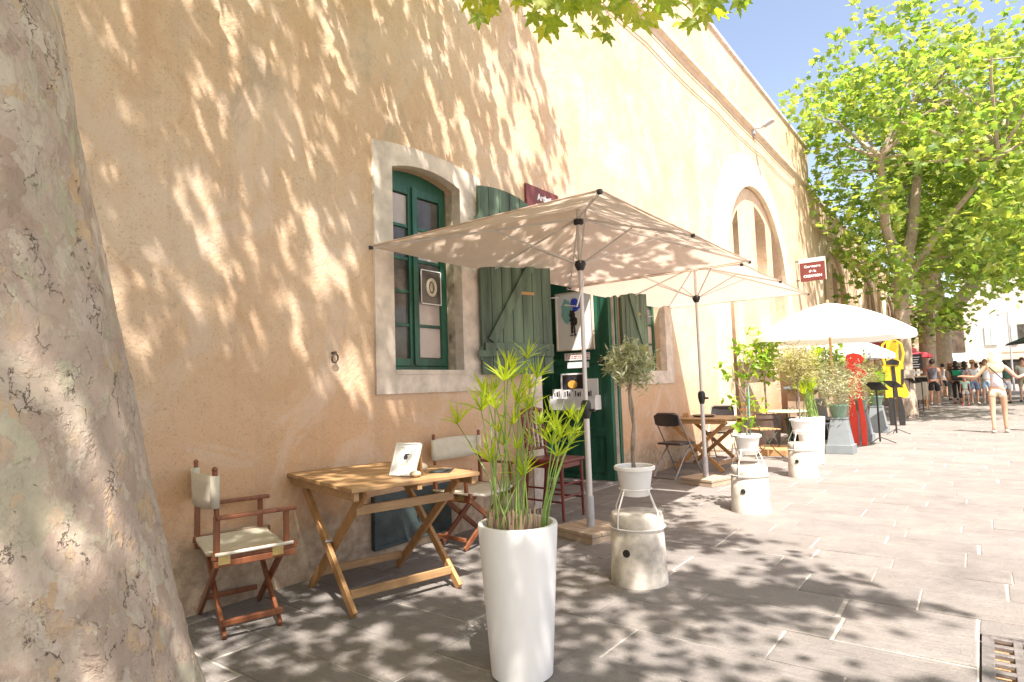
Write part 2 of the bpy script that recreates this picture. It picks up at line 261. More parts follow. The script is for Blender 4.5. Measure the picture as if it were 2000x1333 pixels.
# ---------------------------------------------------------------- mesh helpers
class MB:
    def __init__(s): s.v = []; s.f = []; s.M = Matrix.Identity(4)
    def add(s, vs, fs):
        o = len(s.v); s.v += [tuple(s.M @ Vector(p)) for p in vs]; s.f += [tuple(i+o for i in f) for f in fs]; return s
    def box(s, c, d, rz=0, rot=None):
        x, y, z = d[0]/2, d[1]/2, d[2]/2
        m = rot.to_4x4() if rot is not None else Matrix.Rotation(rz, 4, 'Z')
        vs = [Vector(c)+(m @ Vector((a*x, b*y, e*z))) for a in (-1, 1) for b in (-1, 1) for e in (-1, 1)]
        return s.add(vs, [(0, 1, 3, 2), (4, 6, 7, 5), (0, 4, 5, 1), (2, 3, 7, 6), (0, 2, 6, 4), (1, 5, 7, 3)])
    def b2(s, x0, x1, y0, y1, z0, z1): return s.box(((x0+x1)/2, (y0+y1)/2, (z0+z1)/2), (x1-x0, y1-y0, z1-z0))
    def bar(s, p, q, w, h, up=(0, 0, 1)):
        p, q = Vector(p), Vector(q); d = (q-p); L = d.length; d.normalize(); u = Vector(up)
        if abs(d.dot(u)) > 0.98: u = Vector((1, 0, 0))
        x = d.cross(u).normalized(); u = x.cross(d)
        return s.box((p+q)/2, (w, L, h), rot=Matrix((x, d, u)).transposed())
    def tube(s, pts, r, n=8, cap=True):
        pts = [Vector(p) for p in pts]; k = len(pts); rr = r if hasattr(r, '__len__') else [r]*k
        vs = []; fs = []; ref = Vector((0, 0, 1))
        d0 = (pts[1]-pts[0]).normalized()
        if abs(d0.dot(ref)) > 0.9: ref = Vector((1, 0, 0))
        for i, p in enumerate(pts):
            d = (pts[min(i+1, k-1)]-pts[max(i-1, 0)]).normalized()
            x = (ref-d*ref.dot(d)).normalized(); y = d.cross(x); ref = x
            for j in range(n):
                a = 2*math.pi*j/n; vs.append(p+(x*math.cos(a)+y*math.sin(a))*rr[i])
        for i in range(k-1):
            for j in range(n): fs.append((i*n+j, i*n+(j+1) % n, (i+1)*n+(j+1) % n, (i+1)*n+j))
        if cap: fs.append(tuple(reversed(range(n)))); fs.append(tuple((k-1)*n+j for j in range(n)))
        return s.add(vs, fs)
    def lathe(s, prof, c=(0, 0, 0), n=32, cap=True):
        c = Vector(c); vs = []; fs = []
        for r, z in prof:
            for j in range(n):
                a = 2*math.pi*j/n; vs.append(c+Vector((r*math.cos(a), r*math.sin(a), z)))
        for i in range(len(prof)-1):
            for j in range(n): fs.append((i*n+j, i*n+(j+1) % n, (i+1)*n+(j+1) % n, (i+1)*n+j))
        if cap: fs.append(tuple(reversed(range(n)))); fs.append(tuple((len(prof)-1)*n+j for j in range(n)))
        return s.add(vs, fs)
    def prism(s, poly, t, mat):     # 2D outline in local xy, thickness t along local z, placed by matrix
        n = len(poly); vs = [mat @ Vector((x, y, -t/2)) for x, y in poly]+[mat @ Vector((x, y, t/2)) for x, y in poly]
        return s.add(vs, [tuple(reversed(range(n))), tuple(range(n, 2*n))]+[(i, (i+1) % n, n+(i+1) % n, n+i) for i in range(n)])
    def ball(s, c, r, n=14, m=9, jit=0.0):
        r = r if hasattr(r, '__len__') else (r, r, r); vs = []; fs = []
        for i in range(m+1):
            th = math.pi*i/m
            for j in range(n):
                a = 2*math.pi*j/n; k = 1+random.uniform(-jit, jit)
                vs.append((c[0]+r[0]*k*math.sin(th)*math.cos(a), c[1]+r[1]*k*math.sin(th)*math.sin(a), c[2]+r[2]*k*math.cos(th)))
        for i in range(m):
            for j in range(n): fs.append((i*n+j, (i+1)*n+j, (i+1)*n+(j+1) % n, i*n+(j+1) % n))
        return s.add(vs, fs)
def mk(name, mb, mat, parent=None, smooth=False, bev=0.0, loc=(0, 0, 0), rotz=0, seg=2):
    me = bpy.data.meshes.new(name); me.from_pydata(mb.v, [], mb.f); me.validate(); me.update()
    me.materials.append(M[mat] if isinstance(mat, str) else mat)
    o = bpy.data.objects.new(name, me); COL.objects.link(o); o.location = loc; o.rotation_euler = (0, 0, rotz)
    if parent: o.parent = parent
    bm = bmesh.new(); bm.from_mesh(me); bmesh.ops.remove_doubles(bm, verts=bm.verts, dist=1e-6); bmesh.ops.recalc_face_normals(bm, faces=bm.faces)
    bm.to_mesh(me); bm.free()
    if smooth:
        me.polygons.foreach_set('use_smooth', [True]*len(me.polygons)); me.update()
        try: me.set_sharp_from_angle(angle=R(42))
        except Exception: pass
    if bev:
        b = o.modifiers.new('bevel', 'BEVEL'); b.width = bev; b.segments = seg; b.limit_method = 'ANGLE'; b.angle_limit = R(40)
    return o
def tag(o, label=None, cat=None, group=None, kind=None):
    if label: o['label'] = label
    if cat: o['category'] = cat
    if group: o['group'] = group
    if kind: o['kind'] = kind
    return o
def thing(name, label, cat, loc=(0, 0, 0), rotz=0, group=None):
    o = bpy.data.objects.new(name, None); o.empty_display_size = 0.2; COL.objects.link(o)
    o.location = loc; o.rotation_euler = (0, 0, rotz); return tag(o, label, cat, group)
def dup(o, parent=None):
    c = o.copy(); COL.objects.link(c); c.parent = parent
    for ch in list(o.children): dup(ch, c)
    return c
def dupthing(o, loc, rotz, label, group=None):
    c = dup(o); c.location = loc; c.rotation_euler = (0, 0, rotz); c['label'] = label
    if group: c['group'] = group
    return c
def struct(name, mb, mat, **kw):
    o = mk(name, mb, mat, **kw); o['kind'] = 'structure'; return o
# ---------------------------------------------------------------- leaf clouds (numpy)
def tmpl(kind):
    if kind == 'palm':
        ang = [270, 325, 352, 15, 40, 66, 90, 114, 140, 165, 188, 215]
        rad = [0.28, 0.50, 0.66, 0.44, 0.92, 0.50, 1.08, 0.50, 0.92, 0.44, 0.66, 0.50]
        v = [(0, 0.05, 0.0)]+[(r*math.cos(R(a)), r*math.sin(R(a)), -0.22*r*r+0.05*math.sin(3*a)) for a, r in zip(ang, rad)]
        n = len(ang); f = [(0, 1+i, 1+(i+1) % n) for i in range(n)]; return np.array(v)*0.5, f
    if kind == 'toothed':     # the few leaves near the lens: toothed lobes and a stalk
        pts = []
        lob = [(-18, .72), (36, 1.0), (90, 1.15), (144, 1.0), (198, .72)]
        for k, (a, r) in enumerate(lob):
            pts += [(a-17, r*.62), (a-10, r*.66), (a-7, r*.84), (a, r), (a+7, r*.84), (a+10, r*.66), (a+17, r*.62)]
            if k < 4: pts += [(a+27, .47)]
        pts += [(235, .50), (258, .30), (282, .30), (305, .50)]
        v = [(0, 0.0, 0.0)]+[(r*math.cos(R(a)), r*math.sin(R(a)), -0.2*r*r+0.06*math.sin(R(a)*5)) for a, r in pts]
        n = len(pts); f = [(0, 1+i, 1+(i+1) % n) for i in range(n)]
        k = len(v); v += [(-.02, -.2, 0), (.02, -.2, 0), (.015, -1.0, .12), (-.015, -1.0, .12)]; f.append((k, k+1, k+2, k+3))
        return np.array(v)*0.5, f
    if kind == 'far':
        v = [(0, -.5, 0), (.5, -.1, -.06), (.32, .35, .04), (0, .55, -.1), (-.32, .35, .04), (-.5, -.1, -.06)]
        return np.array(v), [(0, 1, 2, 3), (0, 3, 4, 5)]
    if kind == 'star':
        ang = [270, 350, 20, 55, 90, 125, 160, 190]; rad = [.25, .55, .38, .60, .42, .62, .38, .55]; ang = [270, 335, 5, 35, 62, 90, 118, 145, 175, 205]; rad = [.2, .46, .30, .56, .34, .64, .34, .56, .30, .46]
        v = [(0, .02, .04)]+[(r*math.cos(R(a)), r*math.sin(R(a)), -.25*r*r) for a, r in zip(ang, rad)]; n = len(ang); return np.array(v), [(0, 1+i, 1+(i+1) % n) for i in range(n)]
    if kind == 'lance':
        v = [(0, -.5, 0), (.1, 0, .03), (0, .5, -.06), (-.1, 0, .03)]; return np.array(v), [(0, 1, 2), (0, 2, 3)]
    if kind == 'oval':
        v = [(0, -.5, 0), (.2, -.15, .03), (.2, .2, .02), (0, .5, -.06), (-.2, .2, .02), (-.2, -.15, .03)]; return np.array(v), [(0, 1, 2, 3), (0, 3, 4, 5)]
def rotmats(n, tilt, rng=RNG):
    az = rng.uniform(0, 2*np.pi, n); ti = np.abs(rng.normal(0, tilt, n)); sp = rng.uniform(0, 2*np.pi, n)
    ca, sa, ct, st, cs, ss = np.cos(az), np.sin(az), np.cos(ti), np.sin(ti), np.cos(sp), np.sin(sp)
    z = np.zeros(n); o = np.ones(n)
    Rz = lambda c, s_: np.stack([np.stack([c, -s_, z], -1), np.stack([s_, c, z], -1), np.stack([z, z, o], -1)], -2)
    Rx = np.stack([np.stack([o, z, z], -1), np.stack([z, ct, -st], -1), np.stack([z, st, ct], -1)], -2)
    return Rz(ca, sa) @ Rx @ Rz(cs, ss)
def cloud(name, kind, pos, size, mat, parent=None, tilt=0.8, rots=None, rng=RNG):
    tv, tf = tmpl(kind) if isinstance(kind, str) else kind
    pos = np.asarray(pos, float); n = len(pos); Rm = rotmats(n, tilt, rng) if rots is None else rots
    V = np.einsum('nij,kj->nki', Rm, tv)*np.asarray(size).reshape(-1, 1, 1)+pos[:, None, :]
    k = len(tv); loops = []; tot = []
    for f in tf: tot.append(len(f))
    flat = np.concatenate([np.array(f) for f in tf]); L = len(flat)
    idx = (flat[None, :]+(np.arange(n)*k)[:, None]).ravel(); tots = np.tile(tot, n); st = np.concatenate([[0], np.cumsum(tots)[:-1]])
    me = bpy.data.meshes.new(name); me.vertices.add(n*k); me.vertices.foreach_set('co', V.ravel().astype(np.float32))
    me.loops.add(len(idx)); me.loops.foreach_set('vertex_index', idx.astype(np.int32))
    me.polygons.add(len(tots)); me.polygons.foreach_set('loop_start', st.astype(np.int32)); me.polygons.foreach_set('loop_total', tots.astype(np.int32))
    me.update(calc_edges=True); me.validate(); me.materials.append(M[mat] if isinstance(mat, str) else mat)
    o = bpy.data.objects.new(name, me); COL.objects.link(o)
    if parent: o.parent = parent
    return o
def n3(p, s, o=0.0): return noise.noise(Vector((p[0]*s+o, p[1]*s+o*1.7, p[2]*s-o)))
# ---------------------------------------------------------------- ground
WX = -3.84
g = MB(); g.add([(-60, -40, -0.05), (600, -40, -0.05), (600, 900, -0.05), (-60, 900, -0.05)], [(0, 1, 2, 3)])
struct('ground', g, 'mortar')
g = MB(); HX0, HX1, HY0, HY1 = -0.10, 0.72, 3.11, 3.93
for a in ((WX-.6, HX0, -4, 60), (HX1, 16, -4, 60), (HX0, HX1, -4, HY0), (HX0, HX1, HY1, 60)):
    g.add([(a[0], a[2], -0.006), (a[1], a[2], -0.006), (a[1], a[3], -0.006), (a[0], a[3], -0.006)], [(0, 1, 2, 3)])
struct('mortar_bed', g, 'mortar')
st = MB(); rr = random.Random(5); y = -3.6
GX0, GX1, GY0, GY1 = -0.09, 0.71, 3.12, 3.92          # drain grate
while y < 58:
    h = rr.uniform(0.25, 0.42) if y < 30 else rr.uniform(0.6, 1.0); x = WX-0.1-rr.uniform(0, .5); sk_ = rr.uniform(-.012, .012)
    while x < 14:
        w = rr.uniform(0.45, 1.15) if y < 30 else rr.uniform(0.8, 1.6); ga = rr.choice((.005, .008, .014, .026)); gb = rr.choice((.003, .005, .007, .012))
        x0, x1, y0, y1 = x+ga/2, x+w-ga/2, y+gb/2, y+h-gb/2
        if rr.random() < 0.12: y1 -= rr.uniform(0.008, .02)
        rects = [(x0, x1, y0, y1)]
        if x1 > HX0-.01 and x0 < HX1+.01 and y1 > HY0-.01 and y0 < HY1+.01:
            rects = [(x0, HX0-.012, y0, y1), (HX1+.012, x1, y0, y1), (max(x0, HX0), min(x1, HX1), y0, HY0-.01), (max(x0, HX0), min(x1, HX1), HY1+.01, y1)]
        for x0, x1, y0, y1 in rects:
            if x1-x0 < .03 or y1-y0 < .03: continue
            j = lambda a=0.006: rr.uniform(-a, a); zt = [j(0.0022) for _ in range(4)]; e = 0.006
            o = [(x0+j(), y0+j()), (x1+j(), y0+j()), (x1+j(), y1+j()), (x0+j(), y1+j())]
            ins = [(o[0][0]+e, o[0][1]+e), (o[1][0]-e, o[1][1]+e), (o[2][0]-e, o[2][1]-e), (o[3][0]+e, o[3][1]-e)]
            vs = [(p[0], p[1], -0.02) for i, p in enumerate(o)]+[(p[0], p[1], -0.003+zt[i]) for i, p in enumerate(o)]+[(p[0], p[1], zt[i]) for i, p in enumerate(ins)]
            st.add(vs, [(8, 9, 10, 11)]+[(i, (i+1) % 4, 4+(i+1) % 4, 4+i) for i in range(4)]+[(4+i, 4+(i+1) % 4, 8+(i+1) % 4, 8+i) for i in range(4)])
        x += w
    y += h
struct('paving', st, 'stone')
gr = thing('drain_grate', 'worn cast iron drain grate with square holes at the corner of the paving', 'drain grate', (0.31, 3.52, 0))
b = MB(); 
for i in range(8):
    c = -0.37+i*0.74/7; b.b2(c-.017, c+.017, -.39, .39, -.02, 0.0); b.b2(-.39, .39, c-.017, c+.017, -.0215, -.0015)
mk('bars', b, 'castiron', gr, bev=.003)
b = MB()
for a in ((-.4, .4, .375, .4), (-.4, .4, -.4, -.375), (-.4, -.375, -.375, .375), (.375, .4, -.375, .375)): b.b2(*a, -.05, .004)
mk('rim', b, 'castiron', gr)
b = MB(); b.add([(-.4, -.4, -.045), (.4, -.4, -.045), (.4, .4, -.045), (-.4, .4, -.045)], [(0, 1, 2, 3)]); mk('dirt', b, 'sand', gr)
# ---------------------------------------------------------------- wall slabs with openings
def arc(cy, zs, r, a0=180, a1=0, n=28): return [(cy+r*math.cos(R(a0+(a1-a0)*i/n)), zs+r*math.sin(R(a0+(a1-a0)*i/n))) for i in range(n+1)]
def seg_top(y0, y1, z0, zc, rise, n=10):   # opening with segmental arched head
    return [(y0, z0), (y1, z0)]+[(y1-(y1-y0)*i/n, zc+rise*(1-(2*i/n-1)**2)) for i in range(n+1)]
def slab(name, outline, holes, xf, th, mat, parent=None, kind=None):
    cu = bpy.data.curves.new(name, 'CURVE'); cu.dimensions = '2D'; cu.fill_mode = 'BOTH'; cu.extrude = th/2
    for poly in [outline]+holes:
        sp = cu.splines.new('POLY'); sp.points.add(len(poly)-1); sp.use_cyclic_u = True
        for p, q in zip(sp.points, poly): p.co = (q[0], q[1], 0, 1)
    o = bpy.data.objects.new(name+'_c', cu); COL.objects.link(o); dg = bpy.context.evaluated_depsgraph_get(); dg.update()
    me = bpy.data.meshes.new_from_object(o.evaluated_get(dg)); bpy.data.objects.remove(o)
    me.transform(Matrix(((0, 0, 1, xf-th/2), (1, 0, 0, 0), (0, 1, 0, 0), (0, 0, 0, 1)))); me.name = name
    me.materials.clear(); me.materials.append(M[mat]); ob = bpy.data.objects.new(name, me); COL.objects.link(ob)
    if parent: ob.parent = parent
    return ob
def ring(y0, y1, z0, zc, rise, w, wb=None, wt=None):
    return seg_top(y0-w, y1+w, z0-(wb or w), zc+(wt or w)*.75, rise+.02)
A1, ARR, SPR = 14.3, 2.3, 3.27
bld = thing('barracks_building', 'long tall ochre rendered building with shuttered windows and a green door along the pavement', 'building')
wy0, wy1, wz0 = 3.46, 4.31, 1.46
hole_w1 = seg_top(wy0, wy1, wz0, 3.18, .075); hole_w2 = seg_top(8.12, 8.97, wz0, 3.18, .075)
hole_d = seg_top(5.58, 7.32, .004, 3.0, .18)
hole_a = [(A1-ARR, .004)]+arc(A1, SPR, ARR)+[(A1+ARR, .004)]
slab('wall', [(-7, -.04), (20.55, -.04), (20.55, 8.33), (-7, 8.33)], [hole_w1, hole_w2, hole_d, hole_a], WX, 1.15, 'stucco', bld)
mk('end_wall', MB().b2(-12, WX-1.15, 20.3, 20.55, 0, 8.33), 'stucco', bld)
b = MB(); b.b2(WX-1.3, WX+.045, -7, 20.58, 8.33, 8.41); mk('parapet_cap', b, 'trim', bld, bev=.01)
b = MB(); b.prism([(0, 0), (.07, .03), (.07, .10), (0, .14)], 27.4, Matrix(((1, 0, 0, WX-.002), (0, 0, 1, 6.85), (0, 1, 0, 7.02), (0, 0, 0, 1))))
mk('string_course', b, 'ringstone', bld)
mk('roof', MB().b2(-12, WX-1.15, -7, 20.3, 7.9, 8.1), 'rooft', bld)
def surround(name, y0, y1, parent, extra=.19):
    h = seg_top(y0, y1, wz0, 3.18, .075); o = seg_top(y0-extra, y1+extra+.09, wz0-.19, 3.15+.17, .14)
    return slab(name, o, [h], WX+.022, .14, 'trim', parent)
def casement(y0, y1, parent, name='window'):
    X = -4.0; m = (y0+y1)/2; f = MB(); T = .05
    f.b2(X-T, X, y0, y0+.035, wz0, 3.28); f.b2(X-T, X, y1-.035, y1, wz0, 3.28); f.b2(X-T, X, y0+.035, y1-.035, wz0, wz0+.045); f.b2(X-T, X, y0+.035, y1-.035, 3.13, 3.28)
    for a, c in ((y0+.037, m-.004), (m+.004, y1-.037)):
        f.b2(X-.035, X+.012, a, a+.055, wz0+.048, 3.128); f.b2(X-.035, X+.012, c-.055, c, wz0+.048, 3.128)
        f.b2(X-.035, X+.010, a+.055, c-.055, wz0+.048, wz0+.115); f.b2(X-.035, X+.010, a+.055, c-.055, 3.05, 3.128)
        zz = [wz0+.115+i*(3.05-wz0-.115)/5 for i in range(6)]
        for z in zz[1:-1]: f.b2(X-.03, X+.004, a+.055, c-.055, z-.014, z+.014)
    f.b2(X+.012, X+.03, m-.02, m+.02, wz0+.06, 3.12)
    fo = mk(name, f, 'green', parent, bev=.003)
    for a, c in ((y0+.037, m-.004), (m+.004, y1-.037)):
        for i in range(5):
            dark = (i in (2, 4)) if a > m-.01 else (i in (0, 1, 2, 3))
            mk('pane', MB().b2(X-.022, X-.014, a+.053, c-.053, zz[i]+.012, zz[i+1]-.012), 'glass' if dark else 'palepane', fo)
    return fo, m, zz
w1, m1, zz = casement(3.42, 4.29, bld)
slab('window_surround', seg_top(3.26, 4.61, 1.27, 3.35, .06), [seg_top(wy0+.003, wy1-.003, wz0+.003, 3.177, .075)], WX+.022, .10, 'trim', bld)
mk('window_sill', MB().b2(WX-.2, WX+.03, wy0+.005, wy1-.005, wz0-.03, wz0+.007), 'trim', bld)
mk('weathered_reveal', MB().b2(-3.998, WX-.081, wy1-.006, wy1+.05, wz0+.008, 3.14), 'jamb', bld)
slab('window_surround', seg_top(7.93, 9.22, 1.27, 3.35, .06), [seg_top(8.123, 8.967, wz0+.003, 3.177, .075)], WX+.022, .10, 'trim', bld)
w2, m2, zz2 = casement(8.10, 8.98, bld)
slab('door_surround', seg_top(5.38, 7.34, .004, 3.12, .18), [seg_top(5.585, 7.315, .006, 3.0, .18)], WX+.012, .06, 'trim', bld)
# posters seen in the window
po = thing('round_emblem_notice', 'dark square notice with an oval cream emblem fixed on a window pane', 'notice', (-3.985, 4.06, 2.23))
mk('sheet', MB().b2(0, .005, -.125, .125, -.155, .155), 'glass', po)
b = MB(); b.tube([(.008, .052*math.cos(R(a)), .072*math.sin(R(a))) for a in range(0, 361, 15)], .016, 6, False); mk('oval', b, 'canvas', po, True)
b = MB(); b.ball((.006, .006, .004), (.004, .022, .045), 10, 6); mk('emblem', b, 'jamb', po, True)
b = MB()
for a in ((-.125, .125, .150, .158), (-.125, .125, -.158, -.150), (-.13, -.123, -.15, .15), (.123, .13, -.15, .15)): b.b2(.002, .009, a[0], a[1], a[2], a[3])
mk('border', b, 'paper', po)
# shutters: boards, battens, brace, strap hinges
def shutter(hx, hy, ang, wf, label):
    sgn = 1; second = wf < 1
    t = thing('shutter', label, 'shutter', (hx, hy, 0), 0)     # local y runs from hinge to free edge, +x is the street side
    t.rotation_euler = (0, 0, ang)
    n = 7; Wd = (.90 if not second else .94)*wf; bo = MB()
    for i in range(n):
        a = i*Wd/n; c = a+Wd/n-.006; u0_, u1_ = a/Wd, c/Wd; tz = lambda u: 3.27-.36*(u-0.18)**2-(.10*(u-.6) if u > .6 else 0)
        y0, y1 = sgn*a, sgn*c
        vs = [(-.015, y0, 1.42), (.015, y0, 1.42), (.015, y1, 1.42), (-.015, y1, 1.42), (-.015, y0, tz(u0_)), (.015, y0, tz(u0_)), (.015, y1, tz(u1_)), (-.015, y1, tz(u1_))]
        bo.add(vs, [(3, 2, 1, 0), (4, 5, 6, 7), (0, 1, 5, 4), (1, 2, 6, 5), (2, 3, 7, 6), (3, 0, 4, 7)])
    mk('boards', bo, 'shutter', t, bev=.004)
    f = MB()
    for z in (1.66, 2.88): f = MB(); f.b2(.016, .042, sgn*.02*wf, sgn*.885*wf, z-.065, z+.065); mk('batten', f, 'shutter', t, bev=.004)
    f = MB(); f.bar((.03, sgn*.10*wf, 2.80 if second else 1.74), (.03, sgn*.80*wf, 1.74 if second else 2.80), .09, .024, (1, 0, 0)); mk('brace', f, 'shutter', t, bev=.003)
    f = MB()
    for z in (1.62, 2.9): f = MB(); f.b2(.043, .05, min(sgn*-.07, sgn*.1), max(sgn*-.07, sgn*.1), z-.03, z+.03); f.tube([(.03, -.03*sgn, z-.06), (.03, -.03*sgn, z+.06)], .016, 8); mk('hinge', f, 'shutter', t)
    f = MB(); 
    for k in range(6): f.ball((.044, wf*(.15+.13*k), 1.66), (.006, .009, .009), 8, 4)
    mk('studs', f, 'iron', t)
    f = MB(); f.b2(.016, .022, wf*.48, wf*.66, 2.22, 2.25); mk('label_plate', f, 'slatwood', t)
    f = MB(); f.tube([(.02, wf*.86, 2.2), (.06, wf*.86, 2.2), (.06, wf*.86+.1, 2.21)], .007, 6); mk('latch', f, 'lampgrey', t)
    return t
shutter(WX+.06, 4.52, R(-15), 1, 'faded green plank shutter open beside the left window, left of the door')
shutter(WX+.05, 7.46, R(-13), .58, 'faded green plank shutter open to the right of the door, behind the small olive tree')
# door leaf folded against the far side of the deep doorway
DY = 7.30
d = thing('door_leaf', 'dark green panelled door leaf folded back in the deep doorway, hung with a poster', 'door')
def pbox(mb, x0, x1, z0, z1, y=DY, t=.045): mb.b2(x0, x1, y-t, y, z0, z1)
f = MB(); pbox(f, -4.95, -3.86, .03, 2.93); mk('leaf', f, 'green', d, bev=.004)
f = MB()
for a in ((-4.95, -4.83, .03, 2.93), (-3.98, -3.86, .03, 2.93), (-4.83, -3.98, 2.78, 2.93), (-4.83, -3.98, 1.56, 1.66), (-4.83, -3.98, .60, .72), (-4.83, -3.98, .03, .10)): pbox(f, *a, y=DY-.0455, t=.025)
mk('rails', f, 'green', d, bev=.006)
f = MB()
for a in ((-4.82, -3.99, 2.74, 2.77), (-4.82, -3.99, 1.67, 1.70), (-4.82, -4.79, 1.70, 2.74), (-4.02, -3.99, 1.70, 2.74), (-4.82, -4.79, .73, 1.55), (-4.02, -3.99, .73, 1.55)): pbox(f, *a, y=DY-.0465, t=.012)
mk('panel_moulding', f, 'green', d, bev=.004)
f = MB(); pbox(f, -4.70, -4.04, .14, .52, y=DY-.0465, t=.016); mk('kick_panel', f, 'green', d, bev=.004)
f = MB(); f.b2(-3.90, WX+.035, 7.322, 7.37, .02, 3.0); f.b2(-3.90, WX+.02, 7.385, 7.42, .02, 3.0); mk('door_post', f, 'green', d, bev=.004)
f = MB(); f.ball((-4.0, DY-.10, 1.60), (.035, .03, .035), 12, 8); mk('handle', f, 'iron', d, True)
d2 = thing('inner_door_leaf', 'narrow dark green inner door leaf standing in the shade of the doorway', 'door')
mk('leaf', MB().b2(-5.0, -4.95, 5.75, 6.5, .02, 2.95), 'green', d2, bev=.003)
mk('rails', MB().b2(-4.949, -4.93, 5.8, 6.45, 1.2, 1.32).b2(-4.949, -4.93, 5.8, 6.45, .1, .25), 'green', d2)
mk('dark_room', MB().b2(-7.5, -5.05, 5.0, 5.05, 0, 3.3).b2(-7.5, -5.05, 7.9, 7.95, 0, 3.3).b2(-7.55, -7.5, 5.0, 7.95, 0, 3.3).b2(-7.5, -5.0, 5.0, 7.95, 3.3, 3.35).b2(-7.5, -5.0, 5.0, 7.95, -.03, 0.003), 'void', bld)
mk('threshold', MB().b2(WX-1.15, WX-.0, 5.59, 7.31, .0, .035), 'stone', bld, bev=.01)
# poster, notes, card rack on the door
P = lambda y: DY-.075-y
po = thing('framed_poster', 'framed white poster of a black figure with blue flower hanging on the green door', 'poster')
mk('sheet', MB().b2(-4.65, -4.10, P(.012), P(0), 1.78, 2.54), 'paper', po)
b = MB()
for a in ((-4.66, -4.09, 2.54, 2.56), (-4.66, -4.09, 1.76, 1.78), (-4.67, -4.65, 1.76, 2.56), (-4.10, -4.08, 1.76, 2.56)): b.b2(a[0], a[1], P(.025), P(-.01), a[2], a[3])
mk('frame', b, 'trim', po, bev=.002)
def blob(cx, cz, rx, rz, y, n=26, jit=.12, seed=1):
    r = random.Random(seed); pts = [(cx+rx*(1+r.uniform(-jit, jit))*math.cos(2*math.pi*i/n), cz+rz*(1+r.uniform(-jit, jit))*math.sin(2*math.pi*i/n)) for i in range(n)]
    return pts, Matrix(((1, 0, 0, 0), (0, 0, 1, y), (0, 1, 0, 0), (0, 0, 0, 1)))
b = MB(); q, mt_ = blob(-4.49, 2.30, .09, .17, P(.014)); b.prism(q, .002, mt_); mk('teal_patch', b, 'teal', po)
b = MB()
for i, a in enumerate(((-4.36, 2.43, .055, .04), (-4.31, 2.37, .05, .05), (-4.35, 2.33, .05, .035), (-4.39, 2.38, .035, .03))):
    q, mt_ = blob(*a, P(.0165+i*.0004), seed=i, jit=.25); b.prism(q, .001, mt_)
mk('blue_flower', b, 'blueink', po)
b = MB()
for i, a in enumerate(((-4.40, 2.25, .05, .07), (-4.38, 2.16, .055, .07), (-4.41, 2.05, .02, .07), (-4.37, 2.04, .012, .09), (-4.36, 1.97, .03, .008), (-4.42, 1.965, .03, .008))):
    q, mt_ = blob(*a, P(.0185+i*.0004), seed=i+9, jit=.3); b.prism(q, .001, mt_)
mk('black_figure', b, 'ink', po)
no = thing('paper_note', 'small white note with red handwriting under the framed poster on the door', 'note')
mk('sheet', MB().b2(-4.56, -4.16, P(.002), P(0), 1.625, 1.725), 'paper', no)
b = MB()
for k in range(3):
    x = -4.54
    while x < -4.2:
        w = random.uniform(.015, .05); b.b2(x, x+w, P(.0035), P(.002), 1.70-k*.026, 1.708-k*.026+random.uniform(0, .005)); x += w+.014
mk('writing', b, 'redink', no)
no = thing('blank_paper_strip', 'blank white paper strip below the red handwritten note on the door', 'note')
mk('sheet', MB().b2(-4.52, -4.18, P(.002), P(0), 1.52, 1.60), 'paper', no)
ra = thing('card_rack', 'white tray rack of postcards and prints fixed on the green door', 'rack')
mk('back_board', MB().b2(-4.62, -4.06, P(.01), P(-.02), 1.02, 1.37), 'paper', ra)
mk('tray', MB().b2(-4.74, -4.02, P(.16), P(.148), .96, 1.11).b2(-4.74, -4.02, P(.148), P(0), .96, .972).b2(-4.74, -4.728, P(.148), P(0), .972, 1.15).b2(-4.032, -4.02, P(.148), P(0), .972, 1.15), 'paper', ra, bev=.002)
for k in range(4):
    x = -4.70+k*.165; c = mk('card', MB().b2(x, x+.15, P(.12), P(.115), .975, 1.24-.01*(k % 2)), 'paper', ra)
    q = MB()
    for a in range(3): q.b2(x+.03+a*.035, x+.045+a*.035+.01*(a == 1), P(.1225), P(.1205), 1.14, 1.19+.012*((a+k) % 3))
    mk('print', q, 'ink', c)
c = mk('art_print', MB().b2(-4.60, -4.20, P(.06), P(.05), 1.1, 1.45), 'paper', ra)
mk('picture', MB().b2(-4.57, -4.23, P(.0625), P(.0605), 1.2, 1.43), 'ink', c)
b = MB(); q, mt_ = blob(-4.41, 1.30, .075, .055, P(.0645), jit=.05); b.prism(q, .002, mt_); mk('yellow_sun', b, 'orange', c)
# arch with pier, niches and sill
def archband(cy, r0_, r1_, x0, x1, parent, name, mat='ringstone', foot=0.0):
    b = MB(); n = 36; vs = []; fs = []
    for i in range(n+1):
        a = math.pi*i/n; c, s = math.cos(a), math.sin(a)
        vs += [(x0, cy+r0_*c, SPR+r0_*s), (x1, cy+r0_*c, SPR+r0_*s), (x1, cy+r1_*c, SPR+r1_*s), (x0, cy+r1_*c, SPR+r1_*s)]
    for i in range(n):
        for k in range(4): fs.append((i*4+k, i*4+(k+1) % 4, i*4+4+(k+1) % 4, i*4+4+k))
    b.add(vs, fs); b.add([vs[0], vs[1], vs[2], vs[3]], [(0, 1, 2, 3)]); b.add(vs[-4:], [(0, 1, 2, 3)])
    for s in (-1, 1): b.b2(x0, x1, min(cy+s*r0_, cy+s*r1_), max(cy+s*r0_, cy+s*r1_), foot, SPR)
    return mk(name, b, mat, parent)
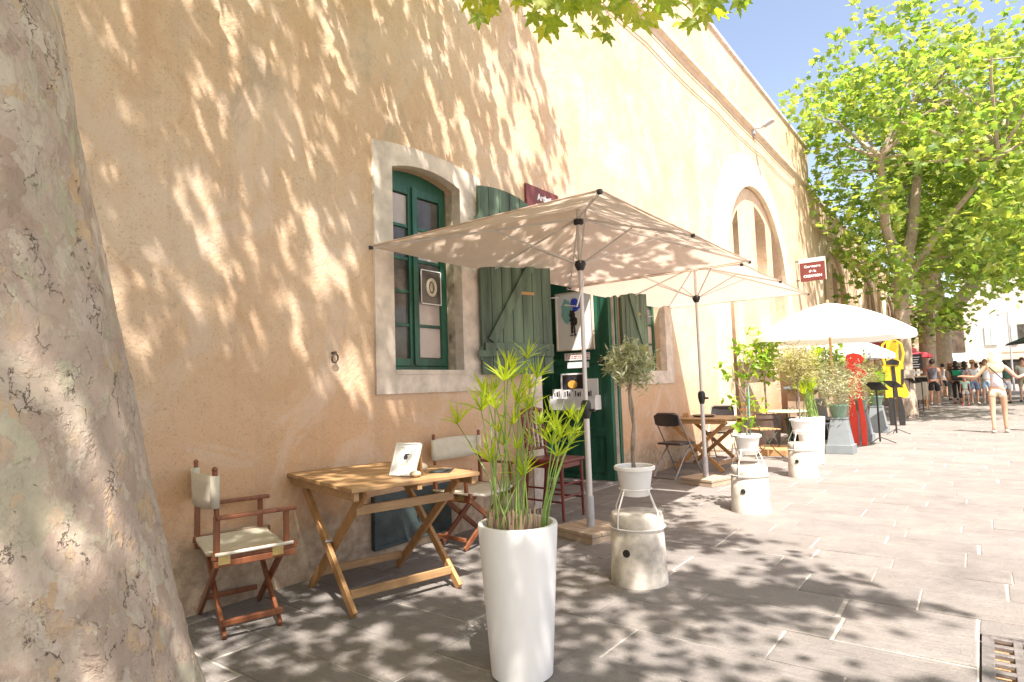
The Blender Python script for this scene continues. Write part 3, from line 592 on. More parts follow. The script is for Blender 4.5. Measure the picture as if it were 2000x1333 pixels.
def archset(cy, parent, X=WX):
    archband(cy, ARR+.16, 3.02, X-.02, X+.018, parent, 'arch_surround', foot=.01)
    archband(cy, ARR-.005, ARR+.155, X-.02, X+.075, parent, 'arch_moulding', foot=.01)
    xb = X-.72; c = math.cos
    o = mk('arch_infill', MB().b2(xb-.1, xb, cy-ARR-.02, cy+ARR+.02, 0, SPR+ARR+.02), 'stucco', parent)
    q = [(cy-1.7, .0), (cy+1.5, .0)]+[(cy+1.5-3.2*i/24, SPR+math.sqrt(max(0, (ARR-.03)**2-(1.5-3.2*i/24)**2))) for i in range(25)]
    def nic(y0, y1, z0=1.98):
        e = [(y1-(y1-y0)*i/10, SPR+math.sqrt(max(0, (ARR-.34)**2-(y1-(y1-y0)*i/10-cy)**2))) for i in range(11)]
        return [(y0, z0), (y1, z0)]+e
    slab('window_pier', q, [nic(cy-1.5, cy-1.12), nic(cy+.15, cy+1.0)], X-.04, .42, 'stucco', parent)
    for y0, y1 in ((cy-1.5, cy-1.12), (cy+.15, cy+1.0)):
        zt = SPR+1.95; f = MB(); xx = X-.36
        f.b2(xx-.05, xx, y0, y0+.06, 1.98, zt); f.b2(xx-.05, xx, y1-.07, y1, 1.98, zt); f.b2(xx-.05, xx+.004, (y0+y1)/2-.04, (y0+y1)/2+.04, 1.98, zt)
        for z in (2.0, 2.7, 3.4, 4.1): f.b2(xx-.05, xx-.004, y0+.06, y1-.07, z, z+.05)
        fo = mk('window', f, 'shutter', parent); mk('pane', MB().b2(xx-.04, xx-.03, y0, y1, 1.98, zt), 'palepane', fo)
    mk('sill_ledge', MB().b2(X-.04, X+.14, cy-1.75, cy+.9, 1.62, 1.70), 'trim', parent, bev=.01)
archset(A1, bld)
lo = thing('lower_wing', 'lower pale rendered wing with arches continuing beyond the tall building', 'building')
X2 = WX-.02
holes = [[(c-ARR, .004)]+arc(c, SPR, ARR)+[(c+ARR, .004)] for c in (23.6, 31.6, 39.6)]
slab('wall', [(20.56, -.04), (46, -.04), (46, 6.98), (20.56, 6.98)], holes, X2, 1.1, 'stucco', lo)
for c in (23.6, 31.6, 39.6): archset(c, lo, X2)
mk('coping', MB().b2(X2-1.2, X2+.06, 20.6, 46.05, 6.98, 7.08), 'trim', lo)
mk('pilaster', MB().b2(X2, X2+.12, 35.2, 35.9, 0, 6.98), 'stucco', lo)
mk('string_course', MB().b2(X2-.01, X2+.10, 20.6, 46, 5.98, 6.12), 'ringstone', lo)
# ---------------------------------------------------------------- things on the wall
def text_mesh(txt, size, name, mat, parent, mtx, extrude=.002, align='CENTER', bold=0.0):
    cu = bpy.data.curves.new(name, 'FONT'); cu.body = txt; cu.size = size; cu.extrude = extrude; cu.align_x = align; cu.align_y = 'CENTER'; cu.offset = bold
    o = bpy.data.objects.new('t', cu); COL.objects.link(o); dg = bpy.context.evaluated_depsgraph_get(); dg.update()
    me = bpy.data.meshes.new_from_object(o.evaluated_get(dg)); bpy.data.objects.remove(o); me.transform(mtx); me.name = name
    me.materials.clear(); me.materials.append(M[mat]); ob = bpy.data.objects.new(name, me); COL.objects.link(ob); ob.parent = parent; return ob
s1 = thing('workshop_sign', 'maroon sign with white lettering flat on the wall above the door shutter', 'sign', (WX, 5.70, 3.37))
mk('panel', MB().b2(.0, .03, -.31, .33, -.14, .14), 'maroon', s1, bev=.003)
FW = lambda y, z: Matrix(((0, 0, 1, .032), (1, 0, 0, y), (0, 1, 0, z), (0, 0, 0, 1)))
text_mesh('Artistik', .10, 'lettering', 'paper', s1, FW(.05, .03), bold=.003); text_mesh('Salon', .085, 'lettering', 'paper', s1, FW(-.05, -.09), bold=.003)
s2 = thing('hanging_sign', 'maroon sign reading Casemates de la CREATION projecting from the wall', 'sign', (-3.42, 18.0, 4.17))
mk('panel', MB().b2(-.31, .31, -.02, .02, -.31, .19), 'maroon', s2, bev=.003)
mk('header', MB().b2(-.33, .31, -.022, .022, .192, .31), 'greypaint', s2)
mk('edge_trim', MB().b2(.311, .325, -.02, .02, -.31, .31).b2(-.325, -.311, -.02, .02, -.31, .19), 'trim', s2)
mk('bracket', MB().b2(-.43, -.3, -.012, .012, .24, .27).b2(-.43, -.3, -.012, .012, -.28, -.25), 'iron', s2)
BK = lambda x, z: Matrix(((1, 0, 0, x), (0, 0, -1, -.023), (0, 1, 0, z), (0, 0, 0, 1)))
text_mesh('Casemates', .092, 'lettering', 'paper', s2, BK(0, .08), bold=.003); text_mesh('de la', .092, 'lettering', 'paper', s2, BK(0, -.05), bold=.003); text_mesh('CREATION', .092, 'lettering', 'paper', s2, BK(0, -.18), bold=.004)
rg = thing('mooring_ring', 'rusty iron ring fixed in the bare wall left of the window', 'iron ring', (WX, 2.86, 1.56))
b = MB(); b.tube([(.03+.008*math.sin(R(a)), .026*math.cos(R(a)), -.01+.032*math.sin(R(a))) for a in range(0, 361, 20)], .006, 6, False); mk('ring', b, 'iron', rg, True)
b = MB(); b.tube([(0, 0, .03), (.04, 0, .032)], .011, 8); mk('staple', b, 'iron', rg, True)
vt = thing('cellar_hatch', 'dark metal hatch plate at the foot of the wall under the folding table', 'hatch', (WX, 3.66, .28), 0)
mk('plate', MB().b2(-.0, .03, -.44, .42, -.19, .20), 'slate', vt, bev=.006)
mk('rim', MB().b2(0, .045, -.46, .44, -.21, -.185).b2(0, .045, -.46, -.435, -.185, .2), 'slate', vt, bev=.004)
b = MB(); b.tube([(.03, .0, .02), (.06, 0, .0), (.03, 0, -.03)], .008, 6); mk('latch', b, 'iron', vt)
lp = thing('wall_floodlight', 'grey floodlight on a short arm above the big arch', 'wall lamp', (WX, 14.6, 7.05))
mk('wall_plate', MB().b2(0, .06, -.08, .08, -.12, .12), 'lampgrey', lp); b = MB(); b.tube([(.05, 0, .02), (.2, 0, .0), (.28, 0, .03)], .022, 8); mk('arm', b, 'lampgrey', lp, True)
b = MB(); b.bar((.24, 0, .02), (.48, 0, .11), .16, .07); mk('lamp_head', b, 'lampgrey', lp, bev=.02)
for k, (z0, sag, nm) in enumerate(((6.88, .03, 'upper'), (6.6, .05, 'lower'))):
    b = MB()
    for s in range(7): 
        ya, yb = -4+s*3.2, -4+(s+1)*3.2; b.tube([(WX+.02, ya+(yb-ya)*i/8, z0-sag*4*(i/8)*(1-i/8)) for i in range(9)], .007, 5)
    o = mk('wall_cable', b, 'cable', None, True); tag(o, ['old brown cable strung just under the string course of the wall', 'sagging brown cable below the other one on the upper wall'][k], 'cable')
# vertical rust streak pipes on the parapet
for k, yy in enumerate((17.3, 19.2)):
    o = mk('drip_pipe', MB().b2(WX, WX+.02, yy, yy+.035, 7.3, 7.95), 'jamb', None); tag(o, ['thin dark pipe on the parapet, nearer the floodlight', 'thin dark pipe on the parapet near the corner of the tall building'][k], 'pipe')
# ---------------------------------------------------------------- folding tables
def folding_table(label, loc, rz, Lx=.88, Wd=1.06, H=.757, legmat='teakleg'):
    # local y = length (along the wall), local x = width
    t = thing('folding_table', label, 'table', loc, rz, 'folding wooden cafe tables')
    b = MB(); n = 9; w = Wd/n
    for i in range(n):
        x = -Wd/2+w*(i+.5); b.b2(x-w/2+.003, x+w/2-.003, -Lx/2, Lx/2, H-.024, H)
    mk('tabletop', b, 'teak', t, bev=.003)
    b = MB()
    for y in (-Lx/2+.035, Lx/2-.035): b.b2(-Wd/2+.04, Wd/2-.02, y-.016, y+.016, H-.075, H-.025)
    b.b2(-Wd/2+.04, Wd/2-.01, -.016, .016, H-.06, H-.025); mk('underframe', b, 'teak', t, bev=.003)
    for sgn in (-1, 1):
        yo = sgn*(Lx/2-.075); yi = sgn*(Lx/2-.115)
        for nm, x0, x1, yy in (('leg', .375, -.42, yo), ('leg', -.375, .44, yi)):
            mk(nm, MB().bar((x0, yy, 0.01), (x1, yy, H-.045), .03, .055, (0, 1, 0)).b2(0, 0, 0, 0, 0, 0) if False else MB().bar((x0, yy, 0.012), (x1, yy, H-.045), .055, .028, (0, 1, 0)), legmat, t, bev=.004)
    mk('stretcher', MB().b2(.285, .305, -Lx/2+.09, Lx/2-.09, .085, .135), 'teak', t, bev=.003)
    mk('stretcher', MB().b2(-.305, -.285, -Lx/2+.13, Lx/2-.13, .085, .135), 'teak', t, bev=.003)
    mk('rail', MB().b2(.345, .37, -Lx/2+.10, Lx/2-.10, .575, .63), 'teak', t, bev=.003)
    b = MB()
    for sgn in (-1, 1): b.tube([(0.015, sgn*(Lx/2-.055), .375), (0.015, sgn*(Lx/2-.135), .375)], .008, 8)
    mk('pivot', b, 'lampgrey', t); return t
T1 = folding_table('slatted wooden folding table holding a framed card and pebbles, between two canvas chairs', (-3.246, 2.785, 0), R(-13.7))
T2 = folding_table('slatted wooden folding table further along, standing beside the second beige parasol', (-3.33, 9.15, 0), R(-3), .90, .95, .75)
def on_t1(x, y, z=0.0): v = Matrix.Rotation(R(-13.7), 3, 'Z') @ Vector((x, y, 0)); return (-3.246+v.x, 2.785+v.y, .7575+z)
# framed card leaning on the table
fc = thing('framed_card', 'white framed art card leaning back on the wooden folding table', 'picture frame', on_t1(.30, .0), R(12))
rot = Matrix.Rotation(R(-24), 4, 'X')
b = MB(); b.M = rot; b.b2(-.085, .085, -.006, .004, 0, .215); mk('sheet', b, 'paper', fc, bev=.002)
b = MB(); b.M = rot
for a in ((-.092, .092, 0, .01), (-.092, .092, .207, .217), (-.092, -.084, .01, .207), (.084, .092, .01, .207)): b.b2(a[0], a[1], -.012, .012, a[2], a[3])
mk('frame', b, 'white', fc, bev=.002)
b = MB(); b.M = rot; b.b2(-.02, .07, .006, .06, .0, .20) if False else b.bar((.03, .01, .19), (.03, .11, .05), .1, .006); mk('easel_back', b, 'slatwood', fc)
b = MB(); b.M = rot
for k, (cx, cz, rx, rz) in enumerate(((0, .125, .014, .02), (.008, .14, .018, .006), (-.008, .12, .006, .018))):
    r = random.Random(k); q = [(cx+rx*(1+r.uniform(-.3, .3))*math.cos(i*.4), cz+rz*(1+r.uniform(-.3, .3))*math.sin(i*.4)) for i in range(15)]
    b.prism(q, .001, Matrix(((1, 0, 0, 0), (0, 0, 1, -.0068-k*.0006), (0, 1, 0, 0), (0, 0, 0, 1))))
mk('black_figure', b, 'ink', fc)
b = MB(); b.M = rot
for k in range(4): b.b2(-.05+.01*k, .05, -.0072, -.0062, .185-.008*k, .188-.008*k)
b.b2(-.04, .03, -.0072, -.0062, .05, .053).b2(-.03, .04, -.0072, -.0062, .035, .038); mk('lettering', b, 'farshut', fc)
b = MB(); b.M = rot; b.ball((-.012, -.0065, .075), (.012, .0006, .016), 10, 6).ball((.018, -.0065, .08), (.01, .0006, .02), 10, 6); mk('pale_figures', b, 'canvas', fc)
for k, (x, y, r, lb) in enumerate(((.40, .04, (.04, .033, .02), 'beige pebble holding the foot of the framed card'), (.20, .20, (.045, .04, .028), 'rounded beige pebble behind the dark leaflets on the folding table'))):
    o = mk('pebble', MB().ball((0, 0, r[2]), r, 16, 10), 'pebble', None, True, loc=on_t1(x, y), rotz=R(40*k)); tag(o, lb, 'pebble', 'pebbles on the folding table')
lf = thing('leaflets', 'stack of dark leaflets lying on the right end of the folding table', 'leaflets', on_t1(.30, .29), R(20))
mk('top_sheet', MB().b2(-.05, .05, -.09, .09, .004, .007), 'slate', lf); mk('lower_sheets', MB().box((.015, .01, .002), (.11, .19, .004), R(14)), 'ink', lf)
mk('print', MB().b2(-.03, .03, -.06, .03, .007, .0075), 'bluegrey', lf)
# ---------------------------------------------------------------- director chairs (front = +y)
def director_chair(label, loc, rz):
    t = thing('canvas_folding_chair', label, 'chair', loc, rz, 'mahogany folding chairs with cream canvas')
    w, d = .27, .20; m = 'mahog'
    for y, s in ((-.17, 1), (.17, -1)):     # crossing legs, front and back
        mk('leg', MB().bar((-w, y, .012), (w-.01, y, .43), .022, .042, (1, 0, 0)), m, t, bev=.005)
        mk('leg', MB().bar((w, y+.025*s, .012), (-w+.01, y+.025*s, .43), .022, .042, (1, 0, 0)), m, t, bev=.005)
    for x in (-w, w):
        mk('foot_rail', MB().b2(x-.013, x+.013, -.16, .16, .075, .105), m, t, bev=.004)
        mk('seat_rail', MB().b2(x-.014, x+.014, -.21, .24, .425, .462).b2(x-.012+.004*(1 if x > 0 else -1), x+.012, -.20, .23, .385, .42), m, t, bev=.004)
        b = MB().b2(x-.013, x+.013, -.20, -.17, .44, .66); b.tube([(x, -.185, .65), (x, -.195, .895)], .0135, 10); b.ball((x, -.195, .905), (.016, .016, .016), 10, 6)
        mk('back_post', b, m, t, True)
        mk('arm_post', MB().b2(x-.012, x+.012, .165, .195, .44, .635), m, t, bev=.004)
        mk('armrest', MB().b2(x-.024, x+.024, -.19, .235, .635, .657), m, t, bev=.006)
        b = MB(); sx = 1 if x > 0 else -1
        for y in (-.15, .13): mk('hinge', MB().b2(x-.016, x+.017*1, y-.03, y+.03, .40, .455), 'brass', t)
    # seat canvas, sagging; cushion-like
    b = MB(); n = 12; k = 6; vs = []; fs = []
    for i in range(n+1):
        u = -1+2*i/n
        for j in range(k+1):
            v = -1+2*j/k; vs.append((u*(w+.02), v*.205+.01, .466-.035*(1-u*u)+.008*math.sin(7*u+3*v)*(1-u*u)))
    for i in range(n):
        for j in range(k): fs.append((i*(k+1)+j, (i+1)*(k+1)+j, (i+1)*(k+1)+j+1, i*(k+1)+j+1))
    b.add(vs, fs); o = mk('seat', b, 'canvas', t, True); sd = o.modifiers.new('s', 'SOLIDIFY'); sd.thickness = .018
    b = MB(); vs = []; fs = []
    for i in range(n+1):
        u = -1+2*i/n
        for j in range(5): vs.append((u*(w+.016), -.192-.055*(1-u*u)-.002*j, .70+.043*j-.012*(1-u*u)*(1 if j in (0,) else -.4)))
    for i in range(n):
        for j in range(4): fs.append((i*5+j, (i+1)*5+j, (i+1)*5+j+1, i*5+j+1))
    b.add(vs, fs)
    for x in (-w, w): b.tube([(x, -.193, .70), (x, -.194, .872)], .021, 10, False)
    o = mk('back_rest', b, 'canvas', t, True); sd = o.modifiers.new('s', 'SOLIDIFY'); sd.thickness = .004; sd.offset = 0
    return t
C1 = director_chair('mahogany folding chair with cream canvas left of the folding table, beside the plane trunk', (-3.53, 1.97, 0), R(-16))
C2 = dupthing(C1, (-3.50, 4.03, 0), R(-94), 'mahogany folding chair with cream canvas behind the papyrus pot, right of the folding table')
# ---------------------------------------------------------------- tall red chair (front = +x)
t = thing('red_chair', 'tall dark red wooden chair with slatted back in front of the green doorway', 'chair', (-3.47, 5.22, 0), 0)
for y in (-.19, .19):
    mk('leg', MB().tube([(.21, y*.97, 0), (.205, y*.95, .54)], [.012, .02], 10), 'redwood', t, True)
    mk('leg', MB().tube([(-.27, y*.9, 0), (-.22, y*.88, .3), (-.20, y*.88, .56), (-.22, y*.88, .8), (-.26, y*.88, 1.06)], [.013, .017, .019, .017, .015], 10), 'redwood', t, True)
mk('seat', MB().b2(-.22, .235, -.215, .215, .545, .58), 'redwood', t, bev=.012); mk('seat_rail', MB().b2(-.2, .21, -.19, .19, .495, .545), 'redwood', t, bev=.005)
for z in (.22, .34): 
    mk('stretcher', MB().tube([(.207, -.19, z), (.207, .19, z)], .010, 8), 'redwood', t, True); mk('stretcher', MB().tube([(.207, -.19, z-.04), (-.24, -.17, z-.04)], .010, 8), 'redwood', t, True); mk('stretcher', MB().tube([(.207, .19, z-.04), (-.24, .17, z-.04)], .010, 8), 'redwood', t, True)
mk('top_rail', MB().tube([(-.25, -.17, 1.04), (-.27, 0, 1.075), (-.25, .17, 1.04)], .022, 10), 'redwood', t, True)
mk('back_rail', MB().tube([(-.205, -.165, .66), (-.205, .165, .66)], .014, 8), 'redwood', t, True)
for y in (-.10, -.035, .035, .10): mk('back_slat', MB().b2(-.225, -.213, y-.014, y+.014, .66, .7).bar((-.212, y, .66), (-.262, y, 1.05), .026, .010, (1, 0, 0)), 'redwood', t)
# ---------------------------------------------------------------- steel folding chairs (front = +y)
def steel_chair(label, loc, rz):
    t = thing('steel_folding_chair', label, 'chair', loc, rz, 'steel folding chairs with black pads')
    for x in (-.2, .2):
        mk('leg', MB().tube([(x, .30, .0), (x, .02, .48), (x*.98, -.14, .74), (x*.9, -.17, .84)], .011, 8), 'steel', t, True)
        mk('leg', MB().tube([(x*.86, -.30, .0), (x*.86, -.05, .3), (x*.86, .14, .455)], .010, 8), 'steel', t, True)
    mk('top_bar', MB().tube([(-.18, -.17, .84), (-.14, -.18, .865), (.14, -.18, .865), (.18, -.17, .84)], .011, 8), 'steel', t, True)
    mk('foot_bar', MB().tube([(-.172, -.30, .01), (.172, -.30, .01)], .010, 8).tube([(-.2, .2, .16), (.2, .2, .16)], .007, 8), 'steel', t, True)
    mk('seat', MB().b2(-.185, .185, -.17, .20, .435, .465), 'darkpad', t, bev=.014)
    b = MB(); vs = []; fs = []; n = 10
    for i in range(n+1):
        u = -1+2*i/n; e = (1-abs(u)**4)
        for yy, z in ((-.155, .69+.02*(1-e)), (-.185, .86-.03*(1-e)), (-.205, .86-.03*(1-e)), (-.175, .69+.02*(1-e))): vs.append((u*.195, yy-.02*(1-u*u), z))
    for i in range(n):
        for k in range(4): fs.append((i*4+k, (i+1)*4+k, (i+1)*4+(k+1) % 4, i*4+(k+1) % 4))
    fs += [(0, 1, 2, 3), (n*4+3, n*4+2, n*4+1, n*4)]; b.add(vs, fs); mk('back_pad', b, 'darkpad', t, True)
    return t
F1 = steel_chair('steel folding chair with black pads left of the further wooden table', (-3.42, 8.18, 0), R(-12))
F2 = dupthing(F1, (-3.45, 10.15, 0), R(185), 'steel folding chair with black pads behind the further wooden table')
tr = thing('serving_tray', 'small grey tray and wooden block lying on the further wooden table', 'tray', (-3.38, 9.2, .7505), .3)
mk('tray', MB().lathe([(.0, .004), (.14, .004), (.17, .03), (.165, .032), (.135, .008), (0, .008)], n=24, cap=False), 'steel', tr, True); mk('block', MB().b2(-.30, -.22, -.04, .04, 0, .06), 'slatwood', tr, bev=.004)
# ---------------------------------------------------------------- rectangular parasols
def parasol(label, cx, cy, ze, zp, base, rz=0):
    t = thing('rectangular_parasol', label, 'parasol', (cx, cy, 0), rz, 'beige rectangular parasols')
    A, B = 1.03, 1.49; out = []; n = 8
    cor = [(-A, -B), (A, -B), (A, B), (-A, B)]; mid = [(0, -B), (A, 0), (0, B), (-A, 0)]
    rim = [cor[0], mid[0], cor[1], mid[1], cor[2], mid[2], cor[3], mid[3]]
    b = MB()
    for k in range(8):
        p, q = rim[k], rim[(k+1) % 8]; vs = []; fs = []
        for i in range(n+1):
            r = i/n
            for j in range(n+1):
                s = j/n; x = (p[0]*(1-s)+q[0]*s)*r; y = (p[1]*(1-s)+q[1]*s)*r
                sag = .022*r*math.sin(math.pi*s)*(.4+.6*r)*(1 if k in (2, 3, 6, 7) else 0)+.03*math.sin(math.pi*r)*.5
                sc_ = 1-.008*math.sin(math.pi*s)*r
                vs.append((x*sc_, y*sc_, zp+(ze-zp)*r-sag))
        for i in range(n):
            for j in range(n): fs.append((i*(n+1)+j, (i+1)*(n+1)+j, (i+1)*(n+1)+j+1, i*(n+1)+j+1))
        b.add(vs, fs)
    mk('canopy', b, 'beige', t, True)
    b = MB()
    for k in range(4):
        p, q = cor[k], cor[(k+1) % 4]; b.tube([(p[0]*(1-i/8)+q[0]*i/8, p[1]*(1-i/8)+q[1]*i/8, ze-.004-(.006*math.sin(2*math.pi*i/8)**2 if k % 2 else 0)) for i in range(9)], .007, 5)
    mk('hem', b, 'beige', t, True)
    hub = Vector((0, 0, zp-.13)); run = Vector((0, 0, zp-.50))
    for k in (0, 2, 3, 4, 6, 7):
        p = Vector((rim[k][0], rim[k][1], ze-.015)); top = Vector((0, 0, zp-.09))
        rb = mk('rib', MB().bar(top, p, .012, .018), 'alu', t)
        mk('strut', MB().bar(run+(p-run).normalized()*.03, top.lerp(p, .5 if k % 2 else .42)-Vector((0, 0, .012)), .010, .014), 'alu', rb)
        mk('end_cap', MB().box(p, (.03, .03, .03)), 'black', rb, bev=.006)
    mk('hub', MB().lathe([(.026, 0), (.045, .01), (.045, .045), (.028, .055)], (0, 0, zp-.15), 16), 'black', t, True)
    mk('runner', MB().lathe([(.026, 0), (.034, .01), (.05, .05), (.05, .08), (.028, .09)], (0, 0, zp-.56), 16), 'black', t, True)
    mk('pole', MB().lathe([(.019, 1.05), (.019, zp)], n=16), 'alu', t, True)
    mk('lower_pole', MB().lathe([(.025, .06), (.025, 1.06)], n=16), 'alu', t, True)
    mk('base_sleeve', MB().lathe([(.034, .083), (.034, .34)], n=16), 'lampgrey', t, True)
    b = MB().lathe([(.027, 1.0), (.034, 1.02), (.046, 1.08), (.046, 1.13), (.03, 1.16)], n=16); b.b2(.03, .085, -.014, .014, 1.06, 1.085); mk('clamp', b, 'black', t, True)
    b = MB()
    for i in range(4): b.b2(-.24, .24, -.22+i*.111, -.115+i*.111, .055, .085)
    b.b2(-.235, .235, -.215, .215, 0, .053)
    o = mk('base', b, 'baseboard', t, bev=.004); o.rotation_euler = (0, 0, base); return t
U1 = parasol('large beige rectangular parasol in front of the window and door, dappled with leaf shade', -2.76, 4.69, 2.45, 2.86, R(-16))
U2 = dup(U1); U2.location = (-2.86, 7.75, -0.0); U2['label'] = 'large beige rectangular parasol behind the first one, beside the further wooden table'; U2.rotation_euler = (0, 0, R(0))
cr = MB(); cr.tube([(.03, .0, 2.2), (-.02, -.05, 1.98), (-.25, .12, 2.03)], .007, 6); 
o = mk('crank_rod', cr, 'wire', U1, True)
# ---------------------------------------------------------------- tall planters
def tall_pot(name, label, loc, rb=.137, rt=.184, h=.66):
    t = thing(name, label, 'planter', loc, 0, 'tall white planters')
    mk('pot', MB().lathe([(rb*.9, 0), (rb, .01), (rt, h-.01), (rt-.003, h), (rt-.02, h), (rt-.024, h-.01), (rt-.03, h-.10)], n=48, cap=False).lathe([(0, 0.001), (rb*.9, .001)], n=48, cap=False), 'planter', t, True)
    mk('soil', MB().lathe([(0, h-.05), (rt-.026, h-.052)], n=32, cap=False), 'soil', t); return t
PX, PY = -1.755, 2.32
P1 = tall_pot('tall_planter', 'tall white tapered planter holding the near papyrus, closest to the lens', (PX, PY, 0), .140, .184, .675)
PX2, PY2 = -2.10, 10.15
P2 = tall_pot('tall_planter', 'tall white tapered planter with bushy papyrus behind the third bollard', (PX2, PY2, 0), .145, .20, .70)
def papyrus(label, x0, y0, z0, heads, bases, seed, ray_len=.11, nr=16):
    r = random.Random(seed); t = thing('papyrus_plant', label, 'plant', (x0, y0, z0), 0, 'papyrus plants'); stm = MB(); pos = []; rots = []; size = []
    for (hx, hy, hz), (bx, by), L in zip(heads, bases, [ray_len*r.uniform(.75, 1.25) for _ in heads]):
        h = Vector((hx, hy, hz)); b0 = Vector((bx, by, 0)); pts = []
        for i in range(7):
            u = i/6; p = b0.lerp(h, u)+Vector(((hx-bx)*(u*u-u)*.5, (hy-by)*(u*u-u)*.5, 0)); pts.append(p)
        stm.tube(pts, [.0042-.0018*i/6 for i in range(7)], 5, False)
        up = (pts[-1]-pts[-2]).normalized()
        for k in range(nr+r.randint(-3, 5)):
            az = r.uniform(0, 6.28); el = r.uniform(.3, 1.35) if k > 2 else r.uniform(-.1, .5)
            d = Vector((math.cos(az)*math.cos(el), math.sin(az)*math.cos(el), math.sin(el)))+up*.35; d.normalize()
            x = d.cross(Vector((r.uniform(-1, 1), r.uniform(-1, 1), 1))).normalized(); z = x.cross(d)
            l = L*r.uniform(.6, 1.15); pos.append(h); rots.append([[x[i], d[i], z[i]] for i in range(3)]); size.append(l)
    mk('stems', stm, 'papstem', t, True)
    v = np.array([(-.025, 0, 0), (.025, 0, 0), (.036, .45, .03), (0, 1.0, -.10), (-.036, .45, .03)]); f = [(0, 1, 2, 4), (4, 2, 3)]
    cloud('umbels', (v, f), pos, size, 'papyrus', t, rots=np.array(rots)); return t
px_heads = [(1030,700),(993,718),(985,745),(1048,738),(967,765),(1000,740),(955,790),(940,802),(1010,790),(975,845),(1030,800),(1055,830),(1040,870),(1010,880),(985,870),(960,905),(1015,768),(893,828),(1085,835),(1112,818),(1128,828),(1095,855),(1078,870),(1112,868),(1020,930),(1090,892),(950,772),(1062,855),(1002,830),(970,800),(1035,760),(1120,850)]
def pxplane(x, y, dist):     # point at a given distance along the viewing direction (used once to lay out the stems)
    d = fwd*FPX+rgt*(x-1000)+upv*(666.5-y); return Vector((0, 0, EYE))+d*(dist/FPX)
hs = []; bs = []; rp = random.Random(3); zc = Vector((PX, PY, 1.0)).dot(fwd)-EYE*fwd.z
for (x, y) in px_heads:
    p = pxplane(x, y, zc+rp.uniform(-.16, .2)); hs.append((p.x-PX, p.y-PY, p.z-.63))
    if x > 1070: bb = (.105+rp.uniform(-.015, .015), .06+rp.uniform(-.02, .02))
    else: a = rp.uniform(0, 6.28); q = .10*math.sqrt(rp.random()); bb = (-.035+q*math.cos(a)*1.1, -.02+q*math.sin(a))
    bs.append(bb)
papyrus('tall thin papyrus with yellow green umbels growing in the near white planter', PX, PY, .63, hs, bs, 4, .135, 15)
b = MB(); rp = random.Random(8)
for k in range(150):
    a = rp.uniform(0, 6.28); q = .125*math.sqrt(rp.random()); x, y = -.015+q*math.cos(a), -.01+q*math.sin(a); h = rp.uniform(.03, .13)
    b.bar((x, y, 0), (x+rp.uniform(-.015, .015), y+rp.uniform(-.015, .015), h), .006, .003)
o = mk('dry_stubs', b, 'straw', None, loc=(PX, PY, .62)); tag(o, 'clump of dry cut papyrus stubs in the near white planter', 'dry stalks')
hs = []; bs = []
for k in range(34):
    a = rp.uniform(0, 6.28); q = rp.uniform(.02, .36); h = rp.uniform(.25, 1.0); hs.append((q*math.cos(a)*(.4+h*.6), q*math.sin(a)*(.4+h*.6), h)); a2 = rp.uniform(0, 6.28); q2 = .13*rp.random(); bs.append((q2*math.cos(a2), q2*math.sin(a2)))
papyrus('dense bushy papyrus in the tall white planter behind the third bollard', PX2, PY2, .65, hs, bs, 6, .17, 22)
# ---------------------------------------------------------------- bollards, wire stands, small pots
def bollard(label, loc, tilt=0):
    t = thing('concrete_bollard', label, 'bollard', loc, R(-15), 'concrete bollards along the kerb side')
    o = mk('body', MB().lathe([(.186, 0), (.184, .02), (.172, .35), (.171, .352), (.1735, .358), (.172, .425), (.162, .445), (.12, .452), (0, .456)], n=44, cap=False), 'concrete', t, True)
    hl = mk('hole', MB().tube([(.10, -.145, .215), (.107, -.156, .215)], .0235, 16) if False else MB().tube([(0.045, -.15, .215), (.052, -.175, .215)], .024, 16), 'void', t, True); return t
def wire_stand(label, loc):
    t = thing('wire_plant_stand', label, 'plant stand', loc, 0, 'white wire plant stands on the bollards')
    circ = lambda r, z: [(r*math.cos(R(a)), r*math.sin(R(a)), z) for a in range(0, 361, 12)]
    mk('top_ring', MB().tube(circ(.105, .60), .005, 6, False), 'wire', t, True); mk('bottom_ring', MB().tube(circ(.182, .36), .0045, 6, False), 'wire', t, True)
    for k in range(4):
        a = R(-105+90*k); c, s = math.cos(a), math.sin(a)
        mk('leg', MB().tube([(.107*c, .107*s, .605), (.178*c, .178*s, .465), (.184*c, .184*s, .36)], .005, 6), 'wire', t, True)
    return t
def small_pot(label, loc, mat='white', s=1.0, group='white flower pots on wire stands'):
    t = thing('flower_pot', label, 'flower pot', loc, 0, group)
    mk('pot', MB().lathe([(.085*s, 0), (.09*s, .005), (.117*s, .165*s), (.119*s, .168*s), (.134*s, .17*s), (.136*s, .19*s), (.128*s, .196*s), (.118*s, .19*s), (.11*s, .15*s)], n=40, cap=False).lathe([(0, .002), (.085*s, .001)], n=40, cap=False), mat, t, True)
    mk('soil', MB().lathe([(0, .165*s), (.114*s, .163*s)], n=24, cap=False), 'soil', t); return t
bl = [(-1.885, 3.80), (-1.90, 6.33), (-1.945, 8.80)]; nm = ['nearest', 'middle', 'furthest']
B0 = bollard('round concrete bollard nearest the papyrus, under the small olive tree', (*bl[0], 0))
W0 = wire_stand('white wire stand on the nearest bollard, carrying the olive pot', (*bl[0], 0))
Q0 = small_pot('white pot of the small olive tree, on the nearest bollard', (*bl[0], .555))
